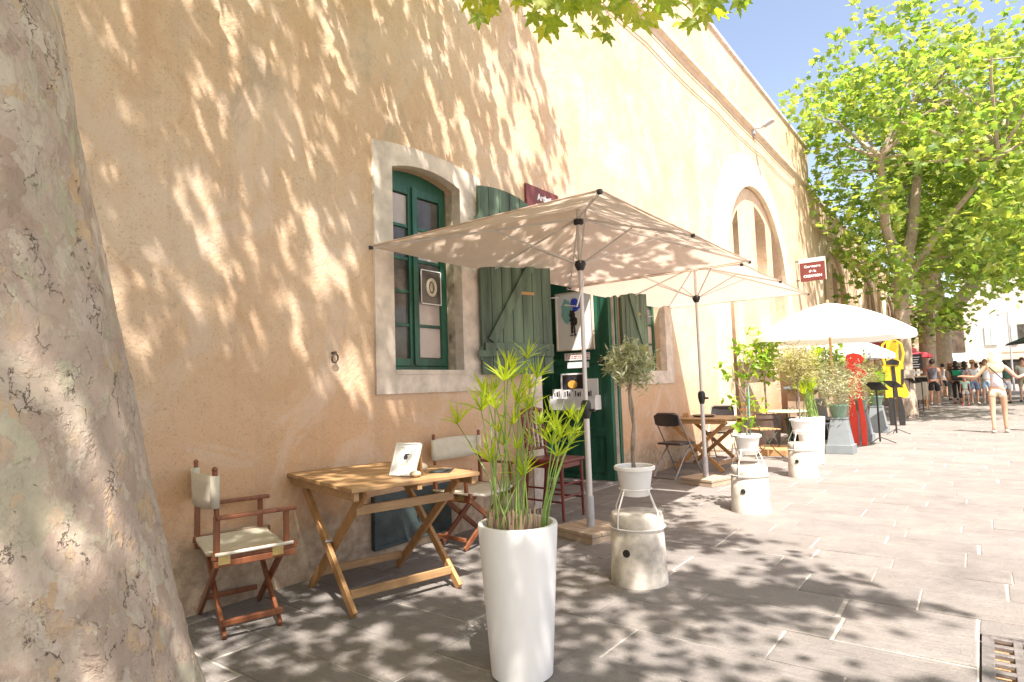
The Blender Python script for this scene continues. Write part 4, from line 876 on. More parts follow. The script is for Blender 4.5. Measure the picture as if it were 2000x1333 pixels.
for i in (1, 2):
    dupthing(B0, (*bl[i], 0), R(-15-6*i), ['', 'round concrete bollard in full sun in front of the second parasol', 'smaller looking concrete bollard beside the further tall white planter'][i])
    dupthing(W0, (*bl[i], 0), 0, ['', 'white wire stand on the middle bollard, carrying the lemon pot', 'white wire stand on the furthest bollard'][i])
    dupthing(Q0, (*bl[i], .555), 0, ['', 'white pot of the lemon sapling, on the middle bollard', 'white pot of the dusty olive bush, on the furthest bollard'][i])
# ---------------------------------------------------------------- small trees and shrubs
def ball_tree(name, label, loc, h, cr_, n, leaf, size, mat, seed, trunk_r=.012, kind='lance', stems=3, squash=.85, group=None, stake=False):
    r = random.Random(seed); rg_ = np.random.default_rng(seed); t = thing(name, label, 'plant', loc, 0, group)
    b = MB()
    if stems:
        for k in range(stems):
            ph = r.uniform(0, 6); b.tube([(.012*math.cos(ph+z*9)*(1 if stems > 1 else .3), .012*math.sin(ph+z*9)*(1 if stems > 1 else .3), z*(h-cr_*.5)) for z in [i/9 for i in range(10)]], trunk_r*(.7 if stems > 1 else 1), 7)
    for k in range(16):
        a = r.uniform(0, 6.28); e = r.uniform(.0, 1.4); q = cr_*r.uniform(.6, .95); s = Vector((0, 0, h-cr_*r.uniform(.4, .9)))
        en = Vector((q*math.cos(a)*math.cos(e), q*math.sin(a)*math.cos(e), h+q*math.sin(e)*squash)); b.tube([s, s.lerp(en, .5)+Vector((0, 0, .02)), en], [trunk_r*.45, trunk_r*.35, trunk_r*.15], 5)
    mk('trunk', b, 'twig', t, True)
    cl = []; 
    while len(cl) < n:
        c = rg_.normal(0, 1, 3); c /= np.linalg.norm(c); c *= cr_*(r.random()**.4)*(1+.28*n3(c, 2.2, seed)); 
        if n3(c, 2.6/cr_, seed+5) < -.22: continue
        c[2] = c[2]*squash+h; d = rg_.normal(0, 1, 3)*cr_*.07
        for q in range(4): cl.append(c+d*q)
    cl = np.array(cl[:n]); cloud('leaves', kind, cl, rg_.uniform(.7, 1.3, n)*size, mat, t, tilt=1.3, rng=rg_); return t
ball_tree('olive_tree', 'small standard olive tree with round grey green crown on the nearest bollard', (*bl[0], .72), .70, .18, 1500, 0, .055, 'olive', 3, .012)
ball_tree('olive_tree', 'dusty olive bush with pinkish brown leaves on the furthest bollard', (*bl[2], .72), .74, .27, 2200, 0, .06, 'olivedry', 5, .012, stems=1)
def sapling(label, loc, h, clumps, seed, mat='lemon', size=.075):
    r = random.Random(seed); rg_ = np.random.default_rng(seed); t = thing('lemon_sapling', label, 'plant', loc, 0); b = MB(); b.tube([(0, 0, 0), (.015, 0, h*.4), (0, 0, h*.7), (.02, .01, h)], [.008, .007, .005, .003], 6); pos = []
    for (x, y, z, s, n) in clumps:
        b.tube([(0.01, 0, max(.1, z-.28)), (x*.5, y*.5, z-.1), (x, y, z)], [.004, .003, .002], 5)
        for k in range(n): pos.append((x+r.gauss(0, s), y+r.gauss(0, s), z+r.gauss(0, s*.8)))
    mk('trunk', b, 'twig', t, True); n = len(pos); cloud('leaves', 'oval', pos, rg_.uniform(.7, 1.3, n)*size, mat, t, tilt=1.1, rng=rg_); return t
sapling('lanky lemon sapling with bright leaves on the middle bollard', (*bl[1], .72), .95, [(-.05, 0, .90, .04, 14), (.12, .05, .80, .05, 22), (.20, .08, .74, .04, 18), (-.13, -.02, .62, .05, 20), (.03, .02, .60, .05, 20), (-.10, 0, .35, .05, 22), (.10, .03, .32, .05, 20), (-.06, 0, .14, .04, 16), (.06, 0, .15, .03, 12), (-.2, -.05, .70, .03, 8)], 4)
o = mk('plant_stake', MB().tube([(.03, .02, .70), (.035, .02, 1.25)], .006, 6), 'teal', None, loc=(bl[1][0], bl[1][1], 0)); tag(o, 'thin blue stake beside the lemon sapling stem', 'stake')
# pyramid planters with glazed pots
def pyramid(label, loc, s=1.0):
    t = thing('pyramid_plinth', label, 'plinth', loc, R(0), 'blue grey tapered plinths'); 
    b = MB(); a, c = .175*s, .115*s; H = .55*s; b.add([(-a, -a, .13*s), (a, -a, .13*s), (a, a, .13*s), (-a, a, .13*s), (-c, -c, H), (c, -c, H), (c, c, H), (-c, c, H)], [(3, 2, 1, 0), (4, 5, 6, 7), (0, 1, 5, 4), (1, 2, 6, 5), (2, 3, 7, 6), (3, 0, 4, 7)])
    mk('tapered_body', b, 'bluegrey', t, bev=.004); mk('skirting', MB().b2(-.2*s, .2*s, -.2*s, .2*s, 0, .14*s), 'bluegrey', t, bev=.005); mk('cap', MB().b2(-c-.01, c+.01, -c-.01, c+.01, H, H+.02), 'bluegrey', t, bev=.004); return t
pyl = [(-1.98, 11.75), (-1.98, 14.05), (-1.95, 16.2)]
K0 = pyramid('blue grey tapered plinth, nearest of the row, beside the red cut-out', (*pyl[0], 0), 1.04)
G0 = small_pot('glazed green pot on the nearest tapered plinth', (*pyl[0], .59), 'greenpot', 1.15, 'glazed green pots on the plinths')
dupthing(K0, (*pyl[1], 0), 0, 'blue grey tapered plinth behind the red cut-out'); dupthing(K0, (*pyl[2], 0), 0, 'blue grey tapered plinth before the yellow cut-out')
dupthing(G0, (*pyl[1], .59), 0, 'glazed green pot on the plinth behind the red cut-out'); dupthing(G0, (*pyl[2], .59), 0, 'glazed green pot on the plinth before the yellow cut-out')
ball_tree('olive_bush', 'airy olive bush in the glazed pot on the nearest plinth', (*pyl[0], .76), .44, .42, 2200, 0, .07, 'olive', 12, .01, squash=1.0)
ball_tree('olive_bush', 'olive bush with reddish dry leaves behind the red cut-out', (*pyl[1], .76), .44, .40, 1800, 0, .07, 'olivedry', 13, .01, squash=1.0)
ball_tree('olive_bush', 'green shrub in the glazed pot before the yellow cut-out', (*pyl[2], .80), .36, .30, 1100, 0, .08, 'lemon', 14, .01, squash=1.0)
def climber(label, loc, h, seed):
    rg_ = np.random.default_rng(seed); t = thing('climbing_plant', label, 'plant', loc); mk('stem', MB().tube([(0, 0, 0), (.01, 0, h/2), (0, 0, h)], .006, 5), 'twig', t, True); n = 90
    z = rg_.uniform(.35*h, h, n); pos = np.stack([rg_.normal(0, .05, n)*(1.6-z/h), rg_.normal(0, .05, n), z], -1); cloud('leaves', 'oval', pos, rg_.uniform(.04, .09, n), 'lemon', t, rng=rg_)
climber('thin dark climbing plant on a cane left of the red cut-out head', (-2.35, 13.0, 0), 1.85, 5); climber('thin dark climbing plant on a cane right of the red cut-out', (-1.98, 15.0, 0), 1.85, 6)
# ---------------------------------------------------------------- bistro corner
def bistro_chair(label, loc, rz, pad=False):
    t = thing('bistro_chair', label, 'chair', loc, rz)
    for x in (-.19, .19):
        mk('leg', MB().tube([(x, .24, 0), (x, .10, .12), (x, -.04, .28), (x, -.17, .46), (x, -.22, .66), (x, -.25, .90)], .009, 6), 'olivegreen', t, True)
        mk('leg', MB().tube([(x*.9, -.26, 0), (x*.9, -.12, .14), (x*.9, .04, .28), (x*.9, .20, .45)], .009, 6), 'olivegreen', t, True)
    b = MB()
    for k in range(5): b.b2(-.2, .2, -.16+k*.078, -.10+k*.078, .452, .466)
    mk('seat', b, 'slatwood', t); b = MB()
    for z in (.66, .76, .85): b.b2(-.2, .2, -.245, -.23, z, z+.05)
    mk('back_slats', b, 'slatwood', t); return t
bistro_chair('green framed bistro chair with wooden slats facing the pale green round table', (-2.98, 10.75, 0), R(-40))
t = thing('bistro_table', 'round pale green bistro table with crossed legs', 'table', (-2.72, 11.45, 0))
mk('tabletop', MB().lathe([(0, .70), (.33, .70), (.345, .715), (.33, .73), (0, .73)], n=36, cap=False), 'tabletop', t, True)
for a in (0, 90): 
    c, s = math.cos(R(a+20)), math.sin(R(a+20)); 
    for q in (-1, 1): mk('leg', MB().tube([(q*.3*c, q*.3*s, 0), (-q*.1*c, -q*.1*s, .4), (-q*.24*c, -q*.24*s, .70)], .009, 6), 'olivegreen', t, True)
gl = thing('sunglasses', 'dark round sunglasses lying on the pale green bistro table', 'sunglasses', (-2.65, 11.35, .731))
for s in (-1, 1): mk('lens', MB().tube([(s*.035+.028*math.cos(R(a)), -.02, .03+.028*math.sin(R(a))) for a in range(0, 361, 30)], .004, 5, False), 'black', gl)
mk('arms', MB().bar((-.06, -.02, .03), (-.06, .1, .01), .004, .004).bar((.06, -.02, .03), (.06, .1, .01), .004, .004), 'black', gl)
o = mk('deck_board', MB().b2(-.3, .3, -.45, .45, 0, .10), 'slatwood', None, loc=(-2.95, 11.35, 0), bev=.004); tag(o, 'low orange brown wooden board on the ground under the bistro table', 'board')
t = thing('terrace_chair', 'grey moulded terrace chair behind the bistro table', 'chair', (-2.55, 12.35, 0), R(150))
for x in (-.2, .2):
    for y in (-.2, .2): mk('leg', MB().tube([(x*1.15, y*1.15, 0), (x*.9, y*.9, .44)], .014, 8), 'bluegrey', t, True)
mk('seat', MB().b2(-.22, .22, -.22, .22, .43, .46), 'bluegrey', t, bev=.015); b = MB(); b.M = Matrix.Rotation(R(-10), 4, 'X'); b.b2(-.22, .22, -.30, -.27, .46, .86); mk('backrest', b, 'bluegrey', t, bev=.02)
def bigpot(label, loc, h, r, mat='brownpot'):
    t = thing('nursery_pot', label, 'flower pot', loc); mk('pot', MB().lathe([(r*.72, 0), (r*.95, h*.9), (r, h*.9), (r, h), (r*.93, h), (r*.9, h*.9)], n=32, cap=False), mat, t, True); mk('soil', MB().lathe([(0, h*.9), (r*.9, h*.9)], n=24, cap=False), 'soil', t); return t
bigpot('large brown plant pot against the wall behind the bistro chair', (-3.25, 12.1, 0), .62, .27)
ball_tree('laurel_shrub', 'tall loose laurel growing in the brown pot against the wall', (-3.25, 12.1, .55), 1.15, .42, 420, 0, .13, 'lemon', 21, .014, kind='oval', squash=1.3)
bigpot('dark pot beside the brown one, holding the pinkish flowering shrub', (-2.95, 13.2, 0), .5, .25, 'black')
ball_tree('flowering_shrub', 'tall airy shrub with pinkish dry blossom beside the wall', (-2.95, 13.2, .45), 1.05, .45, 1700, 0, .08, 'olivedry', 22, .012, squash=1.2)
bigpot('dark pot under the white round parasol', (-2.55, 14.2, 0), .45, .24, 'black')
ball_tree('laurel_shrub', 'bright green laurel under the rim of the white round parasol', (-2.55, 14.2, .4), 1.25, .36, 420, 0, .12, 'lemon', 23, .012, kind='oval', squash=1.3)
# wooden barrier and counter behind the pots
t = thing('slatted_screen', 'dark weathered wooden screen along the terrace behind the plinths', 'screen', (-2.75, 16.2, 0)); b = MB()
for k in range(26): b.b2(-.02, .02, -1.9+k*.148, -1.77+k*.148, .05, 1.12+.02*(k % 3))
mk('boards', b, 'baseboard', t); mk('rail', MB().b2(.02, .05, -1.9, 1.95, .25, .33).b2(.02, .05, -1.9, 1.95, .9, .98), 'baseboard', t)
t = thing('counter', 'long grey terrace counter by the wall under the patterned parasol', 'counter', (-3.3, 17.5, 0)); mk('top', MB().b2(-.35, .35, -2.4, 2.4, 1.02, 1.08), 'bluegrey', t, bev=.01); mk('body', MB().b2(-.3, .3, -2.3, 2.3, 0, 1.02), 'baseboard', t)
# ---------------------------------------------------------------- round parasols
def round_parasol(label, loc, r, zr, zt, mat, n=8, polemat='slatwood', tilt=(0, 0), mark=False, name='round_parasol'):
    t = thing(name, label, 'parasol', loc, 0); m = 8; b = MB(); vs = [(0, 0, zt)]; fs = []; seg = n*6; RT = Matrix.Rotation(tilt[0], 3, 'X') @ Matrix.Rotation(tilt[1], 3, 'Y')
    for i in range(1, m+1):
        u = i/m
        for j in range(seg):
            a = 2*math.pi*j/seg; k = abs(math.cos(a*n/2)); q = r*u*(.955+.045*k); z = zt-(zt-zr)*(u**2.0*.62+u*.38)-.03*u*(1-k)+(.0)
            if i == m: z += .02*(1-k)
            vs.append((q*math.cos(a), q*math.sin(a), z))
    for j in range(seg): fs.append((0, 1+j, 1+(j+1) % seg))
    for i in range(m-1):
        for j in range(seg): fs.append((1+i*seg+j, 1+(i+1)*seg+j, 1+(i+1)*seg+(j+1) % seg, 1+i*seg+(j+1) % seg))
    # short hanging edge
    k0 = len(vs); 
    for j in range(seg): v = vs[1+(m-1)*seg+j]; vs.append((v[0]*1.005, v[1]*1.005, v[2]-.10-.02*abs(math.sin(math.pi*j/6))))
    for j in range(seg): fs.append((1+(m-1)*seg+j, k0+j, k0+(j+1) % seg, 1+(m-1)*seg+(j+1) % seg))
    c = Vector((0, 0, zr)); b.add([RT @ (Vector(v)-c)+c for v in vs], fs); mk('canopy', b, mat, t, True)
    mk('pole', MB().tube([(0, 0, 0.05), (0, 0, zt-.02)], .022, 12), polemat, t, True); mk('base', MB().lathe([(0, 0), (.24, 0), (.24, .05), (.04, .09), (.04, .25)], n=24, cap=False), 'concrete', t, True)
    b = MB()
    for j in range(n):
        a = 2*math.pi*j/n; b.tube([RT @ (Vector((0, 0, zt-.06))-c)+c, RT @ (Vector((r*.97*math.cos(a), r*.97*math.sin(a), zr-.02))-c)+c], .007, 4)
    mk('ribs', b, 'wire', t)
    mk('finial', MB().ball((0, 0, zt+.02), (.03, .03, .04), 10, 6), polemat, t, True); return t
round_parasol('large bright white round parasol with a wooden pole over the potted plants', (-2.20, 12.7, 0), 1.36, 2.06, 2.66, 'whitecloth', 8)
def patterned():
    m, tt, bs = newmat('grey_leaf_print_cloth'); v = mapping(tt, (1, 1, 1)); w = noise_n(tt, mapping(tt, (5, 9, 5), rot=(0, 0, .6)), 1.1, 1, .3, 1.2)
    c = ramp(tt, w, [(0.50, (0.66, 0.65, 0.62)), (0.525, (0.16, 0.17, 0.17)), (0.60, (0.20, 0.21, 0.21)), (0.62, (0.66, 0.65, 0.62))]); tt.links.new(c, bs.inputs['Base Color']); bs.inputs['Roughness'].default_value = .9
    tr = tt.nodes.new('ShaderNodeBsdfTranslucent'); ms = tt.nodes.new('ShaderNodeMixShader'); ms.inputs[0].default_value = .3; tt.links.new(c, tr.inputs[0]); tt.links.new(bs.outputs[0], ms.inputs[1]); tt.links.new(tr.outputs[0], ms.inputs[2]); tt.links.new(ms.outputs[0], tt.nodes['Material Output'].inputs[0]); return m
M['pattern'] = patterned()
round_parasol('white round parasol printed with grey leaves, lower and behind the plain white one', (-2.85, 16.7, 0), 1.30, 1.78, 2.28, 'pattern', 8)
# flat pink awning parasols
for k, (x, y, z, lb) in enumerate(((-2.9, 24.5, 2.15, 'flat pink square parasol left of the plane trunk'), (-2.7, 29.5, 2.05, 'smaller looking pink square parasol against the plane trunk'))):
    t = thing('square_parasol', lb, 'parasol', (x, y, 0), 0, 'pink square parasols'); b = MB(); a = 1.15
    b.add([(-a, -a, z), (a, -a, z), (a, a, z), (-a, a, z), (0, 0, z+.28)], [(0, 1, 4), (1, 2, 4), (2, 3, 4), (3, 0, 4)]); b.add([(-a, -a, z-.14), (a, -a, z-.14), (a, a, z-.14), (-a, a, z-.14), (-a, -a, z), (a, -a, z), (a, a, z), (-a, a, z)], [(0, 1, 5, 4), (1, 2, 6, 5), (2, 3, 7, 6), (3, 0, 4, 7)])
    mk('canopy', b, 'pinkcloth', t); mk('pole', MB().tube([(0, 0, 0), (0, 0, z+.25)], .025, 8), 'slatwood', t, True); mk('base', MB().b2(-.3, .3, -.3, .3, 0, .06), 'concrete', t)
# ---------------------------------------------------------------- plywood cut-outs and stands
XZ = lambda y=0: Matrix(((1, 0, 0, 0), (0, 0, 1, y), (0, 1, 0, 0), (0, 0, 0, 1)))
rd = thing('red_figure_cutout', 'bright red painted stylised figure cut-out standing by the nearest plinth', 'sculpture', (-1.88, 13.1, 0), R(10))
mk('leg', MB().prism([(-.11, .0), (-.02, .0), (-.01, .5), (-.05, .92), (-.13, .95), (-.15, .5)], .035, XZ(.02)), 'redfig', rd, bev=.006)
mk('leg', MB().prism([(.02, -.0), (.11, .0), (.12, .4), (.07, .92), (-.01, .94), (.02, .5)], .035, XZ(-.02)), 'redfig', rd, bev=.006)
mk('torso', MB().prism([(-.13, .92), (.07, .90), (.09, 1.02), (.06, 1.2), (.13, 1.28), (.08, 1.33), (-.02, 1.33), (-.08, 1.26), (-.17, 1.18), (-.12, 1.05)], .035, XZ(0)), 'redfig', rd, bev=.006)
mk('head', MB().prism([(-.12, 1.36), (.08, 1.31), (.19, 1.28), (.15, 1.40), (.02, 1.46), (-.02, 1.50), (.12, 1.52), (.16, 1.60), (.11, 1.68), (-.02, 1.72), (-.13, 1.68), (-.16, 1.56), (-.14, 1.44)], .035, XZ(0)), 'redfig', rd, bev=.006)
ye = thing('yellow_figure_cutout', 'tall yellow and black stylised figure cut-out with looped arms over its head', 'sculpture', (-1.78, 18.4, 0), R(8))
mk('leg', MB().prism([(-.16, 0), (-.04, 0), (-.02, .35), (-.06, .72), (-.15, .72), (-.18, .35)], .04, XZ(.0)), 'black', ye, bev=.006)
mk('leg', MB().prism([(.04, 0), (.17, 0), (.18, .35), (.12, .72), (.05, .72), (.02, .35)], .04, XZ(.0)), 'black', ye, bev=.006)
mk('torso', MB().prism([(-.22, .7), (.0, .68), (.04, .74), (.22, .68), (.30, .78), (.20, 1.1), (.22, 1.55), (.12, 1.65), (.15, 2.1), (-.12, 2.1), (-.14, 1.6), (-.24, 1.5), (-.20, 1.1)], .04, XZ(0)), 'yelfig', ye, bev=.006)
b = MB(); b.prism([(-.03, .70), (.06, .70), (.03, 1.5), (-.05, 1.5)], .02, XZ(-.032)); b.prism([(-.24, 1.0), (-.19, 1.0), (-.2, 1.35), (-.25, 1.35)], .02, XZ(-.032)); b.prism([(.14, 1.0), (.2, 1.05), (.22, 1.4), (.16, 1.42)], .02, XZ(-.032)); mk('black_stripes', b, 'black', ye)
mk('face', MB().prism([(-.16, 1.55), (.12, 1.52), (.14, 1.62), (.0, 1.68), (-.14, 1.64)], .02, XZ(-.034)), 'black', ye)
for s in (-1, 1): mk('arm', MB().tube([(s*.17, 0, 1.5), (s*.24, 0, 1.8), (s*.20, 0, 2.05), (s*.08, 0, 2.16), (s*.0, 0, 2.12)], .03, 8), 'yelfig', ye, True)
mk('head', MB().prism([(-.14, 2.14), (-.06, 2.10), (.0, 2.14), (.02, 2.26), (-.06, 2.34), (-.15, 2.28)], .04, XZ(0)), 'yelfig', ye, bev=.006)
def stand(label, loc, rz, h=1.08):
    t = thing('menu_stand', label, 'stand', loc, rz, 'black menu stands along the terrace')
    mk('post', MB().tube([(0, 0, .03), (0, 0, h)], .017, 8), 'black', t, True); b = MB()
    for a in (90, 210, 330): b.tube([(0, 0, .12), (.26*math.cos(R(a)), .26*math.sin(R(a)), .012)], .008, 6)
    mk('feet', b, 'black', t, True); b = MB(); b.M = Matrix.Translation((0, 0, h)) @ Matrix.Rotation(R(35), 4, 'X'); b.b2(-.17, .17, -.13, .13, -.008, .008); p = mk('desk', b, 'black', t, bev=.004)
    b = MB(); b.M = Matrix.Translation((0, 0, h)) @ Matrix.Rotation(R(35), 4, 'X'); b.b2(-.14, .14, -.10, .10, .009, .011); mk('sheet', b, 'paper', p); return t
st0 = stand('black menu stand with tilted desk beside the red cut-out', (-1.62, 13.6, 0), R(150))
for k, (x, y, lb) in enumerate(((-1.55, 15.7, 'black menu stand just before the yellow cut-out'), (-1.72, 21.6, 'black menu stand just behind the yellow cut-out'), (-1.72, 23.0, 'black menu stand, middle one beyond the yellow cut-out'), (-1.65, 25.2, 'furthest black menu stand, nearest the plane trunk'))):
    dupthing(st0, (x, y, 0), R(140+12*k), lb)
cb = thing('chalkboard', 'black chalkboard with pale writing hung in front of the plane trunk', 'chalkboard', (-1.95, 27.5, 0), R(12))
mk('board', MB().b2(-.22, .22, -.02, .02, 1.45, 2.0), 'chalk', cb); mk('post', MB().b2(-.02, .02, -.0, .04, 0, 1.45), 'black', cb); b = MB()
for k in range(5): b.b2(-.16+.02*(k % 2), .14-.03*(k % 3), -.025, -.021, 1.88-k*.09, 1.91-k*.09)
mk('writing', b, 'paper', cb); mk('lower_sign', MB().b2(-.2, .2, -.02, .02, 1.28, 1.38), 'white', cb)
t = thing('low_display_stand', 'cream display stand with wooden feet below the chalkboard', 'stand', (-1.85, 26.3, 0)); mk('panel', MB().b2(-.28, .28, -.03, .03, .35, 1.2), 'canvas', t, bev=.01)
for s in (-1, 1): mk('leg', MB().bar((s*.26, -.25, 0), (s*.22, 0, .5), .04, .04).bar((s*.26, .25, 0), (s*.22, 0, .5), .04, .04), 'slatwood', t)
# ---------------------------------------------------------------- trees
def limb_tree(name, label, base, limbs, mat='bark', group=None):
    t = thing(name, label, 'tree', base, 0, group); return t
def far_tree(label, base, trunk, limbs, cc, cr_, n, seed, mat, leafsize=.26, zcut=None):
    rg_ = np.random.default_rng(seed); t = thing('plane_tree', label, 'tree', base, 0, 'plane trees further down the street')
    b = MB(); b.tube(*trunk, 14); mk('trunk', b, 'bark', t, True)
    b = MB(); ends = []
    for pts, rad in limbs: b.tube(pts, rad, 9); ends.append(pts[-1])
    rs = random.Random(seed)
    for k in range(46):
        e = Vector(rs.choice(ends)); a = rs.uniform(0, 6.28); u = rs.uniform(-.6, 1.3); q = rs.uniform(.5, .9)
        tip = Vector((cc[0]+cr_[0]*q*math.cos(a)*math.cos(u), cc[1]+cr_[1]*q*math.sin(a)*math.cos(u), cc[2]+cr_[2]*q*math.sin(u)))
        m_ = e.lerp(tip, .5)+Vector((rs.uniform(-.4, .4), rs.uniform(-.4, .4), rs.uniform(0, .6))); b.tube([e, m_, tip], [.055, .035, .012], 5)
    mk('limbs', b, 'bark', t, True)
    P_ = []; 
    while len(P_) < n:
        c = rg_.normal(0, 1, 3); c /= np.linalg.norm(c); rad = rg_.random()**.42; lump = 1+.30*n3(c, 1.9, seed)+.22*n3(c, 4.6, seed+3); c = c*rad*lump
        p = np.array([cc[0]+cr_[0]*c[0], cc[1]+cr_[1]*c[1], cc[2]+cr_[2]*c[2]])
        if n3(p, .62, seed+8) < -.10 or (zcut and p[2] < zcut+1.2*n3(p, .5, seed)): continue
        if base[0]+p[0] < WX+.1 and base[2]+p[2] < 8.6: continue
        k = 5; d = rg_.normal(0, .17, (k, 3)); P_ += list(p+d)
    P_ = np.array(P_[:n]); ok = (base[0]+P_[:, 0] > WX+.15) | (base[2]+P_[:, 2] > 8.7); P_ = P_[ok]
    cloud('crown', 'star', P_, rg_.uniform(.7, 1.3, len(P_))*leafsize, mat, t, tilt=1.15, rng=rg_); return t
far_tree('plane tree with the biggest sunny crown, its trunk hidden behind the white round parasol', (-1.85, 21.8, 0), ([(0, 0, 0), (.02, 0, 1.5), (.05, .1, 3.0), (.10, .1, 4.2)], [.30, .22, .20, .19]),
    [([(.1, .1, 4.1), (.5, .2, 5.6), (.75, .2, 7.4), (.8, .2, 9.5)], [.19, .15, .12, .08]), ([(.2, .1, 4.0), (-.1, -.8, 5.6), (0, -1.8, 7.4)], [.18, .13, .08]), ([(.1, .1, 3.9), (1.2, -.4, 5.4), (2.6, -1.2, 6.9)], [.13, .09, .05]), ([(.25, .1, 4.0), (.3, 1.3, 5.4), (.4, 2.6, 7.5)], [.18, .14, .08])],
    (1.1, .2, 7.7), (4.3, 4.8, 4.4), 12500, 31, 'planefar', .22)
far_tree('plane tree with pinkish trunk forking in front of the darker trunk, behind the chalkboard', (-1.75, 31.5, 0), ([(0, 0, 0), (-.02, 0, 2), (.02, 0, 4.2), (.0, 0, 5.0)], [.38, .30, .28, .26]),
    [([(0, 0, 4.8), (.7, 0, 6.0), (1.6, .2, 7.4), (1.7, .2, 9)], [.3, .26, .22, .1]), ([(0, 0, 4.8), (-.5, .1, 6.4), (-1.0, .4, 9)], [.24, .2, .1])],
    (3.4, 0, 8.4), (6.0, 5.4, 4.6), 8500, 32, 'planefar', .32, 4.9)
far_tree('darker plane tree with a leaning right limb, furthest of the three', (-1.45, 41, 0), ([(0, 0, 0), (-.1, 0, 2.2), (-.05, 0, 4.4)], [.44, .36, .34]),
    [([(-.05, 0, 4.2), (1.2, 0, 5.6), (2.6, .2, 8.0)], [.40, .34, .22]), ([(-.05, 0, 4.2), (-.3, 0, 6.5), (-.2, 0, 9)], [.36, .3, .14])],
    (5.2, 0, 8.8), (7.4, 6, 4.8), 7500, 33, 'planedark', .38, 5.4)
# small shoots on the second trunk
rg_ = np.random.default_rng(9); pp = np.concatenate([rg_.normal(c, (.35, .3, .4), (160, 3)) for c in ((-1.0, 40.3, 4.2), (-2.2, 30.6, 3.2), (-.9, 30.9, 3.6))])
sh = thing('young_shoots', 'tufts of young leafy shoots sprouting around the plane trunks', 'foliage', (0, 0, 0)); sh['kind'] = 'stuff'
o = cloud('shoots', 'far', pp, rg_.uniform(.15, .3, len(pp)), 'planefar', sh, rng=rg_)
# ---------------------------------------------------------------- the near plane tree
nt_ = thing('plane_tree', 'huge mottled plane tree trunk at the left edge with its leafy canopy overhead', 'tree', (-2.35, .36, 0))
b = MB(); vs = []; fs = []; nz, na = 300, 200
for i in range(nz+1):
    z = -.05+4.2*i/nz; cx = -.045*(z-1.4)+.01; cy = -.10*(z-1.4)+.03
    r = .44-.035*(z-1.4)+(.17*math.exp(-max(z, 0)*1.6) if z < 4 else 0)+.05*max(0, z-3.2)
    for j in range(na):
        a = 2*math.pi*j/na; p = (math.cos(a)*1.1, math.sin(a)*1.1, z)
        q = r*(1+.055*n3(p, .9, 2)+.03*n3(p, 2.6, 5)+.012*n3(p, 7, 1)+.006*n3(p, 17, 7)+.007*noise.cell(Vector((p[0]*9+.9*n3(p, 7, 3), p[1]*9+.9*n3(p, 7, 13), p[2]*6.5+.9*n3(p, 6, 23))))*(1 if n3(p, 2.2, 31) > -.05 else 0)+.004*noise.cell(Vector((p[0]*21+n3(p, 12, 3), p[1]*21+n3(p, 12, 9), p[2]*15+n3(p, 12, 5))))+.08*math.exp(-max(z, 0)*2)*math.sin(a*5+1))
        vs.append((cx+q*math.cos(a), cy+q*math.sin(a), z))
for i in range(nz):
    for j in range(na): fs.append((i*na+j, i*na+(j+1) % na, (i+1)*na+(j+1) % na, (i+1)*na+j))
b.add(vs, fs); mk('trunk', b, 'bark', nt_, True)
BX, BY = -2.35, .36
b = MB(); limb_ends = []
for pts, r0q, r1q in (([(-.1, -.2, 3.8), (.3, .4, 5.2), (1.2, 1.4, 6.8), (1.8, 2.8, 8.2)], .26, .08), ([(-.1, -.2, 3.8), (-.6, -.3, 5.2), (-.9, .6, 7.2), (-.6, 2.2, 8.6)], .24, .08), ([(-.1, -.2, 3.8), (.9, -1.0, 5.4), (2.6, -1.6, 6.8)], .22, .08), ([(-.1, -.2, 3.8), (-.3, -1.4, 5.4), (-.4, -3, 7)], .2, .08), ([(1.2, 1.4, 6.8), (2.6, 1.6, 7.4), (3.8, 1.6, 8)], .12, .05), ([(.3, .4, 5.2), (.9, 1.6, 5.9), (1.3, 2.9, 6.3)], .11, .04)):
    n = len(pts); b.tube(pts, [r0q+(r1q-r0q)*i/(n-1) for i in range(n)], 10); limb_ends.append(pts[-1]); limb_ends.append(pts[-2])
mk('limbs', b, 'bark', nt_, True)
